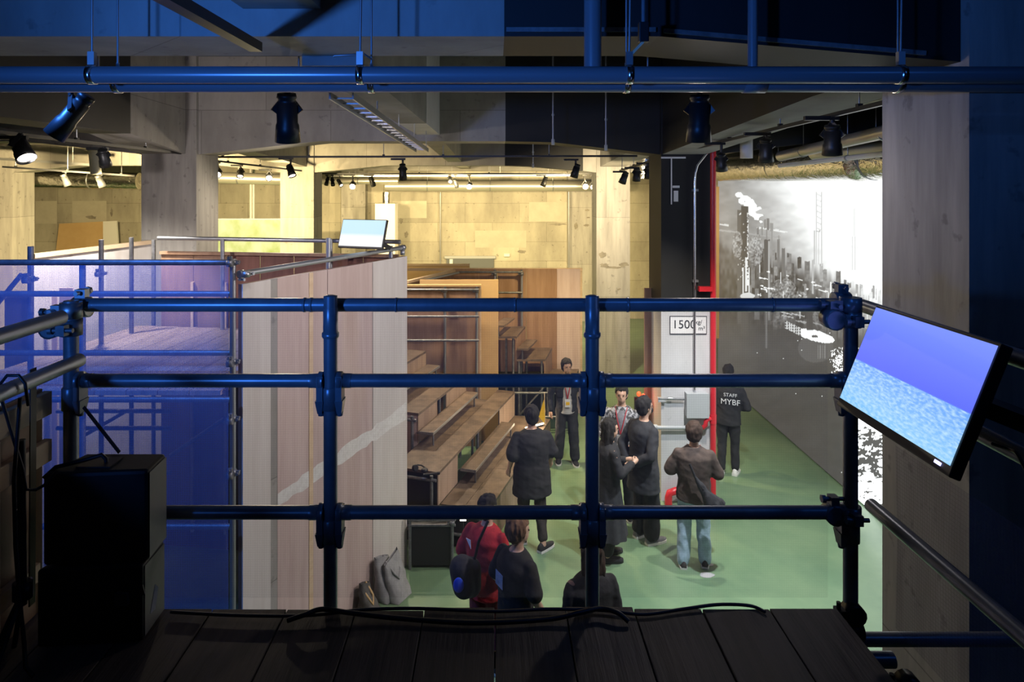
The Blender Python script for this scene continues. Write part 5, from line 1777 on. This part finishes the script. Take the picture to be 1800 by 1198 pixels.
            child(mb, 'lanyard', g[1])
            q = up((0, yf + .006, z1 - .03))
            o = child(MB().box(q.x - .045, q.x + .045, q.y - .003, q.y + .003, q.z - .065, q.z + .065), 'name_badge', M['paper'])
            child(MB().box(q.x - .03, q.x + .03, q.y + .003, q.y + .005, q.z - .03, q.z + .02), 'badge_print', M['yellow'], None, o)
        elif k == 'mask':
            child(MB().ell(H(0, .072, -.045), .05, .035, .04, 12, 8, rot=R3), 'face_mask', g[1])
        elif k == 'print':         # ('print', text, size, x, z, y, material)  lettering on the back
            _, body_t, sz, x_, z_, y_, mat = g
            q = up((x_, y_, z_))
            o = text(body_t, (0, 0, 0), sz, mat, root, 'back_print', (math.pi / 2, 0, 0), 'CENTER')
            o.location = q
        elif k == 'patch':         # ('patch', polygon points, material, name)
            mb = MB().prism([up(p) for p in g[1]], g[2])
            child(mb, g[4], g[3])
    return root, up, s


def at(px, py, z=0.0):
    p = G(px, py, z)
    return (p.x, p.y, 0)


blk_c = cloth('black_cotton', (0.016, 0.016, 0.018))
blk2 = cloth('charcoal_cotton', (0.026, 0.027, 0.032))
grey_c = cloth('light_grey_cotton', (0.42, 0.42, 0.42), .12)
brown_c = cloth('brown_cotton', (0.075, 0.052, 0.042))
jean_c = cloth('washed_denim', (0.38, 0.49, 0.60), .15)
red_c = cloth('red_jersey', (0.42, 0.02, 0.03))
cam_c = noisy('patterned_jacket', (0.03, 0.03, 0.035), (0.40, 0.40, 0.42), (26, 26, 26), 0.7, lo=.44, hi=.56)
hair_b = cloth('black_hair', (0.012, 0.010, 0.010))
hair_br = cloth('dark_brown_hair', (0.045, 0.024, 0.015))
hair_lt = cloth('brown_hair', (0.17, 0.09, 0.05))
sole_w = plain('white_rubber', (0.72, 0.70, 0.66), 0.6)
navy = cloth('navy_cotton', (0.02, 0.024, 0.035))
lan_r = plain('red_ribbon', (0.35, 0.02, 0.03), 0.7)
lan_y = plain('yellow_ribbon', (0.7, 0.45, 0.02), 0.7)

# guide with the flag, facing the camera
p1, up1, s1 = person(at(996, 812), 1.62, 180, 'person in grey shirt and dark jacket holding a yellow flag by the steps',
                     {'feet': ((-.13, .03), (.13, -.04)), 'elbow': ((-.28, -.02, 1.1), (.27, -.03, 1.1)), 'hand': ((-.26, .16, .92), (.27, .08, .88)), 'turn': 12},
                     [('top', grey_c, .1, .84, .000, .01), ('top', navy, 1.0, .86, .012, 0, 'jacket'), ('pants', blk2, .10, .03), ('shoes', blk_c, sole_w), ('hair', hair_b, 0, .008), ('lanyard', lan_r, 1.06, .02)])
# open the jacket: pale shirt front
o = MB().rings([(0, .035, .84, .115, .112), (0, .035, 1.05, .105, .105), (0, .04, 1.2, .10, .112), (0, .045, 1.33, .085, .098), (0, .03, 1.40, .05, .075)], 20)
me = o.mesh('shirt_front', grey_c)
sf = bpy.data.objects.new('shirt_front', me)
C.objects.link(sf)
sf.parent = p1

# staff member in the aisle, back to the camera
person(at(1280, 834), 1.64, -25, 'person in black staff sweatshirt and white trainers by the red pipe',
       {'feet': ((-.10, -.02), (.10, .06)), 'elbow': ((-.29, .02, 1.08), (.28, .02, 1.08)), 'hand': ((-.12, .20, 1.02), (.10, .20, 1.0)), 'nod': 20},
       [('top', blk_c, 1.0, .80, .030, .0), ('pants', blk_c, .12, .012), ('shoes', plain('white_trainer', (.74, .72, .68), .6), sole_w), ('hair', hair_b, 0, .004),
        ('print', 'STAFF', .075, .05, 1.27, -.172, M['paper']), ('print', 'MYBF', .12, .05, 1.15, -.172, M['paper'])])
# patterned jacket, facing the camera
p3 = person((1.66, 9.02, 0), 1.72, 165, 'person in patterned jacket and grey shirt with a name badge',
            {'feet': ((-.1, 0), (.1, .03)), 'elbow': ((-.27, .02, 1.1), (.27, .02, 1.1)), 'hand': ((-.15, .24, 1.02), (.18, .22, 1.0))},
            [('top', cam_c, .95, .88, .016, 0, 'jacket'), ('pants', blk2, .1, .02), ('shoes', blk_c, sole_w), ('hair', hair_b, 0, .0), ('lanyard', lan_r, 1.08, .03)])[0]
o = MB().rings([(0, .045, .88, .115, .108), (0, .045, 1.05, .105, .105), (0, .05, 1.2, .10, .112), (0, .055, 1.33, .085, .096), (0, .035, 1.40, .05, .075)], 20)
sf = bpy.data.objects.new('shirt_front', o.mesh('shirt_front', cloth('mid_grey_cotton', (.2, .2, .22))))
C.objects.link(sf)
sf.parent = p3
# tall man in black coat looking right
person(at(1131, 950), 1.76, -62, 'tall person in long black coat and grey trainers looking right, hands behind back',
       {'feet': ((-.10, .02), (.10, .04)), 'elbow': ((-.27, -.10, 1.1), (.25, -.10, 1.1)), 'hand': ((-.10, -.17, .95), (.06, -.18, .97))},
       [('top', blk2, .95, .62, .028, .03, 'coat'), ('pants', blk_c, .12, .045), ('shoes', cloth('grey_suede', (.16, .16, .17)), sole_w), ('hair', hair_b, 0, .004), ('mask', M['black'])])
# person in black skirt beside the middle post
person((1.32, 8.0, 0), 1.62, -80, 'person in black top and long black skirt right of the middle guardrail post',
       {'feet': ((-.09, .02), (.09, -.05)), 'elbow': ((-.24, .05, 1.1), (.25, .06, 1.12)), 'hand': ((-.08, .25, 1.16), (.10, .27, 1.18))},
       [('top', blk_c, .95, .84, .020, .0), ('skirt', blk2, .30, .26), ('pants', blk_c, .14, .03), ('shoes', blk_c, M['black']), ('hair', hair_b, .10, .004)])
# brown shirt and jeans
p6, up6, s6 = person(at(1220, 994), 1.63, -12, 'person in brown shirt and pale wide jeans seen from behind',
                     {'feet': ((-.13, -.04), (.13, .03)), 'elbow': ((-.275, .04, 1.12), (.275, .04, 1.10)), 'hand': ((-.14, .24, 1.10), (.16, .24, 1.05))},
                     [('top', brown_c, .48, .80, .035, .01), ('pants', jean_c, .05, .028), ('shoes', cloth('dark_sandal', (.05, .04, .04)), sole_w), ('hair', hair_br, 0, .018), ('lanyard', lan_r, 1.1, .05)])
bag = empty('shoulder_bag', at(1250, 985), 'black sling bag hanging on the brown shirted back', 'bag')
bp = lambda px, py, Z: W(px, py, Z)
mb = MB()
limb(mb, [bp(1222, 838, 7.62), bp(1240, 866, 7.58), bp(1254, 886, 7.56)], [.02, .05, .07])
limb(mb, [bp(1228, 850, 7.60), bp(1250, 876, 7.57), bp(1268, 884, 7.60)], [.02, .06, .045])
limb(mb, [bp(1244, 872, 7.57), bp(1250, 892, 7.56), bp(1262, 890, 7.58)], [.06, .07, .06])
wrinkle(blob(mb, .010, 5), .012, 22, 6).build('pouch', cloth('black_nylon', (.02, .02, .024)), bag)
MB().path([bp(1212, 815, 7.66), bp(1222, 838, 7.62), bp(1236, 860, 7.56)], .014, 6).build('strap', M['black'], bag)
# dark figure walking away, left of the flag
person(at(935, 958), 1.68, 8, 'person in long black tee and dark trousers walking past the steps, seen from behind',
       {'feet': ((-.09, .10), (.11, -.14)), 'elbow': ((-.25, -.04, 1.12), (.25, .02, 1.12)), 'hand': ((-.27, .08, .92), (.27, .16, .95)), 'toe': (0, -50)},
       [('top', blk_c, .45, .64, .05, .03), ('pants', cloth('brown_black_trousers', (.03, .024, .022)), .16, .012), ('shoes', blk_c, sole_w), ('hair', hair_b, 0, .01)])
# red shirt
hz = 1.57
yy = (HC - hz) * F / (875 - CY)
p8 = person(((852 - CX) * yy / F, yy, 0), 1.57, -35, 'person in red jersey with a black waist pack near the deck edge',
            {'feet': ((-.1, 0), (.1, .1)), 'elbow': ((-.27, -.02, 1.10), (.27, .0, 1.10)), 'hand': ((-.26, .10, .88), (.24, .14, .9)), 'lean': .06},
            [('top', red_c, .42, .78, .03, .01), ('pants', cloth('dark_red_trousers', (.12, .015, .02)), .12, .03), ('shoes', blk_c, sole_w), ('hair', hair_b, 0, .008), ('lanyard', lan_y, 1.15, .04),
             ('patch', [(-.13, -.150, 1.33), (-.07, -.158, 1.33), (-.06, -.160, 1.25)], (0, -.004, 0), M['paper'], 'emblem')])[0]
wp = empty('waist_pack', W(815, 1040, 5.85), 'black pack with a blue print beside the red jersey', 'bag')
mb = MB()
limb(mb, [W(812, 998, 5.80), W(816, 1030, 5.78)], [.11, .10])
limb(mb, [W(826, 1000, 5.84), W(828, 1030, 5.83)], [.10, .09])
blob(mb, .012, 8).build('pouch', cloth('black_pack_nylon', (.018, .018, .022)), wp)
MB().ell(W(806, 1028, 5.685), .045, .012, .065, 12, 8).build('blue_print', plain('blue_print', (.03, .09, .65), .5), wp)
MB().path([W(830, 1000, 5.85), W(842, 950, 5.84), W(858, 915, 5.90)], .014, 6).build('strap', M['black'], wp)
# brown haired person in black tee
hz = 1.60
yy = (HC - hz) * F / (912 - CY)
person(((906 - CX) * yy / F, yy, 0), 1.60, -50, 'person with brown bobbed hair in black tee at the deck edge',
       {'feet': ((-.1, 0), (.1, .08)), 'elbow': ((-.26, -.02, 1.10), (.26, .0, 1.10)), 'hand': ((-.22, .14, .92), (.24, .14, .9)), 'lean': .03, 'turn': -22},
       [('top', blk_c, .40, .80, .025, .0), ('pants', cloth('grey_trousers', (.2, .2, .25)), .1, .03), ('shoes', blk_c, sole_w), ('hair', hair_lt, .0, .016),
        ('patch', [(-.10, -.150, 1.27), (.0, -.155, 1.25), (.0, -.155, 1.13), (-.10, -.150, 1.15)], (0, -.004, 0), cloth('pale_print', (.35, .38, .5)), 'shirt_print')])
# dark long haired person behind the middle post
hz = 1.62
yy = (HC - hz) * F / (948 - CY)
person(((1039 - CX) * yy / F, yy, 0), 1.62, 15, 'dark clothed person with long hair behind the middle guardrail post',
       {'feet': ((-.1, 0), (.1, .05)), 'turn': 20, 'sw': .165, 'elbow': ((-.205, -.03, 1.11), (.205, -.03, 1.11)), 'hand': ((-.20, .05, .88), (.20, .05, .88))}, [('top', blk2, .42, .82, .02, 0), ('pants', blk_c, .1, .03), ('shoes', blk_c, sole_w), ('hair', hair_br, .16, .002)])

# flag of the guide
fl = empty('flag', G(957, 790, .55), 'small yellow pennant held by the guide', 'flag')
ga, gb_ = W(958, 748, 10.5), W(957, 690, 10.5)
MB().tube(ga, gb_, .008, 8).build('stick', M['pine'], fl)
mb = MB().prism([W(956, 702, 10.48), W(947, 732, 10.46), W(957, 744, 10.48), W(959, 722, 10.5)], (0, .006, 0))
mb.build('cloth', M['yellow'], fl)
MB().ell(W(957, 746, 10.5), .022, .022, .022, 8, 6).build('knob', M['pine'], fl)

# bags leaning on the plywood wall
bgm = cloth('grey_canvas', (.30, .30, .31), .15)
for k, (px, py, ht, wd_, lab, mt) in enumerate(((683, 1048, .40, .28, 'grey canvas tote bags leaning on the plywood wall', bgm), (640, 1072, .28, .18, 'small dark bag with tan trim beside the grey tote', cloth('dark_bag', (.09, .085, .08))))):
    b0 = G(px, py, 0) + wn * (.07 if k else 0)
    ww = wall_pt(px - 30)
    r = empty('tote_bag', b0, lab, 'bag')
    a = wd
    lean_ = -wn
    for q in range(2 if k == 0 else 1):
        o_ = wn * (.10 * q) + b0 + wd * (.04 * q)
        mb = MB()
        rs_ = random.Random(q + 5)
        n_ = 8
        vs = []
        for j in range(7):
            v = j / 6
            th = .085 * (1 - v) + .015
            for i in range(n_):
                an = 2 * math.pi * i / n_
                cx_, cy_ = math.cos(an), math.sin(an)
                sq = 1 / max(abs(cx_), abs(cy_)) ** .6
                p = o_ + a * (cx_ * sq * wd_ * .5 * (1 - .12 * v)) + wn * (cy_ * sq * th) + lean_ * (v * ht * .24) + Vector((0, 0, v * ht * (1 + .12 * cx_ * (1 if q else -1)) + .005))
                vs.append(p + Vector((rs_.uniform(-1, 1), rs_.uniform(-1, 1), 0)) * .012)
        mb.add(vs, [(j * n_ + i, j * n_ + (i + 1) % n_, (j + 1) * n_ + (i + 1) % n_, (j + 1) * n_ + i) for j in range(6) for i in range(n_)], True)
        mb.add(vs[:n_], [tuple(reversed(range(n_)))])
        mb.build('pouch', mt, r)
        tp = o_ + lean_ * (ht * .3) + Vector((0, 0, ht * .95))
        MB().path([tp - a * wd_ * .25, tp - a * wd_ * .2 + wn * .1 - Vector((0, 0, .1)), tp + wn * .13 - Vector((0, 0, .18)), tp + a * wd_ * .2 + wn * .1 - Vector((0, 0, .1)), tp + a * wd_ * .25], .011, 6).build('handle', M['tan'] if k else mt, r)

# worn pale marks on the floor
pm = plain('worn_grey_paint', (.33, .33, .34), .7)
for k, (px, py, rx_, ry_) in enumerate(((1243, 1010, .085, .06), (1248, 992, .05, .035))):
    c0 = G(px, py, 0)
    rr_ = random.Random(k)
    mb = MB().prism([(c0.x + rx_ * math.cos(t) * rr_.uniform(.75, 1.1), c0.y + ry_ * math.sin(t) * rr_.uniform(.7, 1.1), .0005) for t in [i * 2 * math.pi / 14 for i in range(14)]], (0, 0, .002))
    tag(mb.build('floor_mark', pm), ('pale worn patch on the green floor below the jeans', 'smaller pale worn patch right by the jeans')[k], 'floor mark')
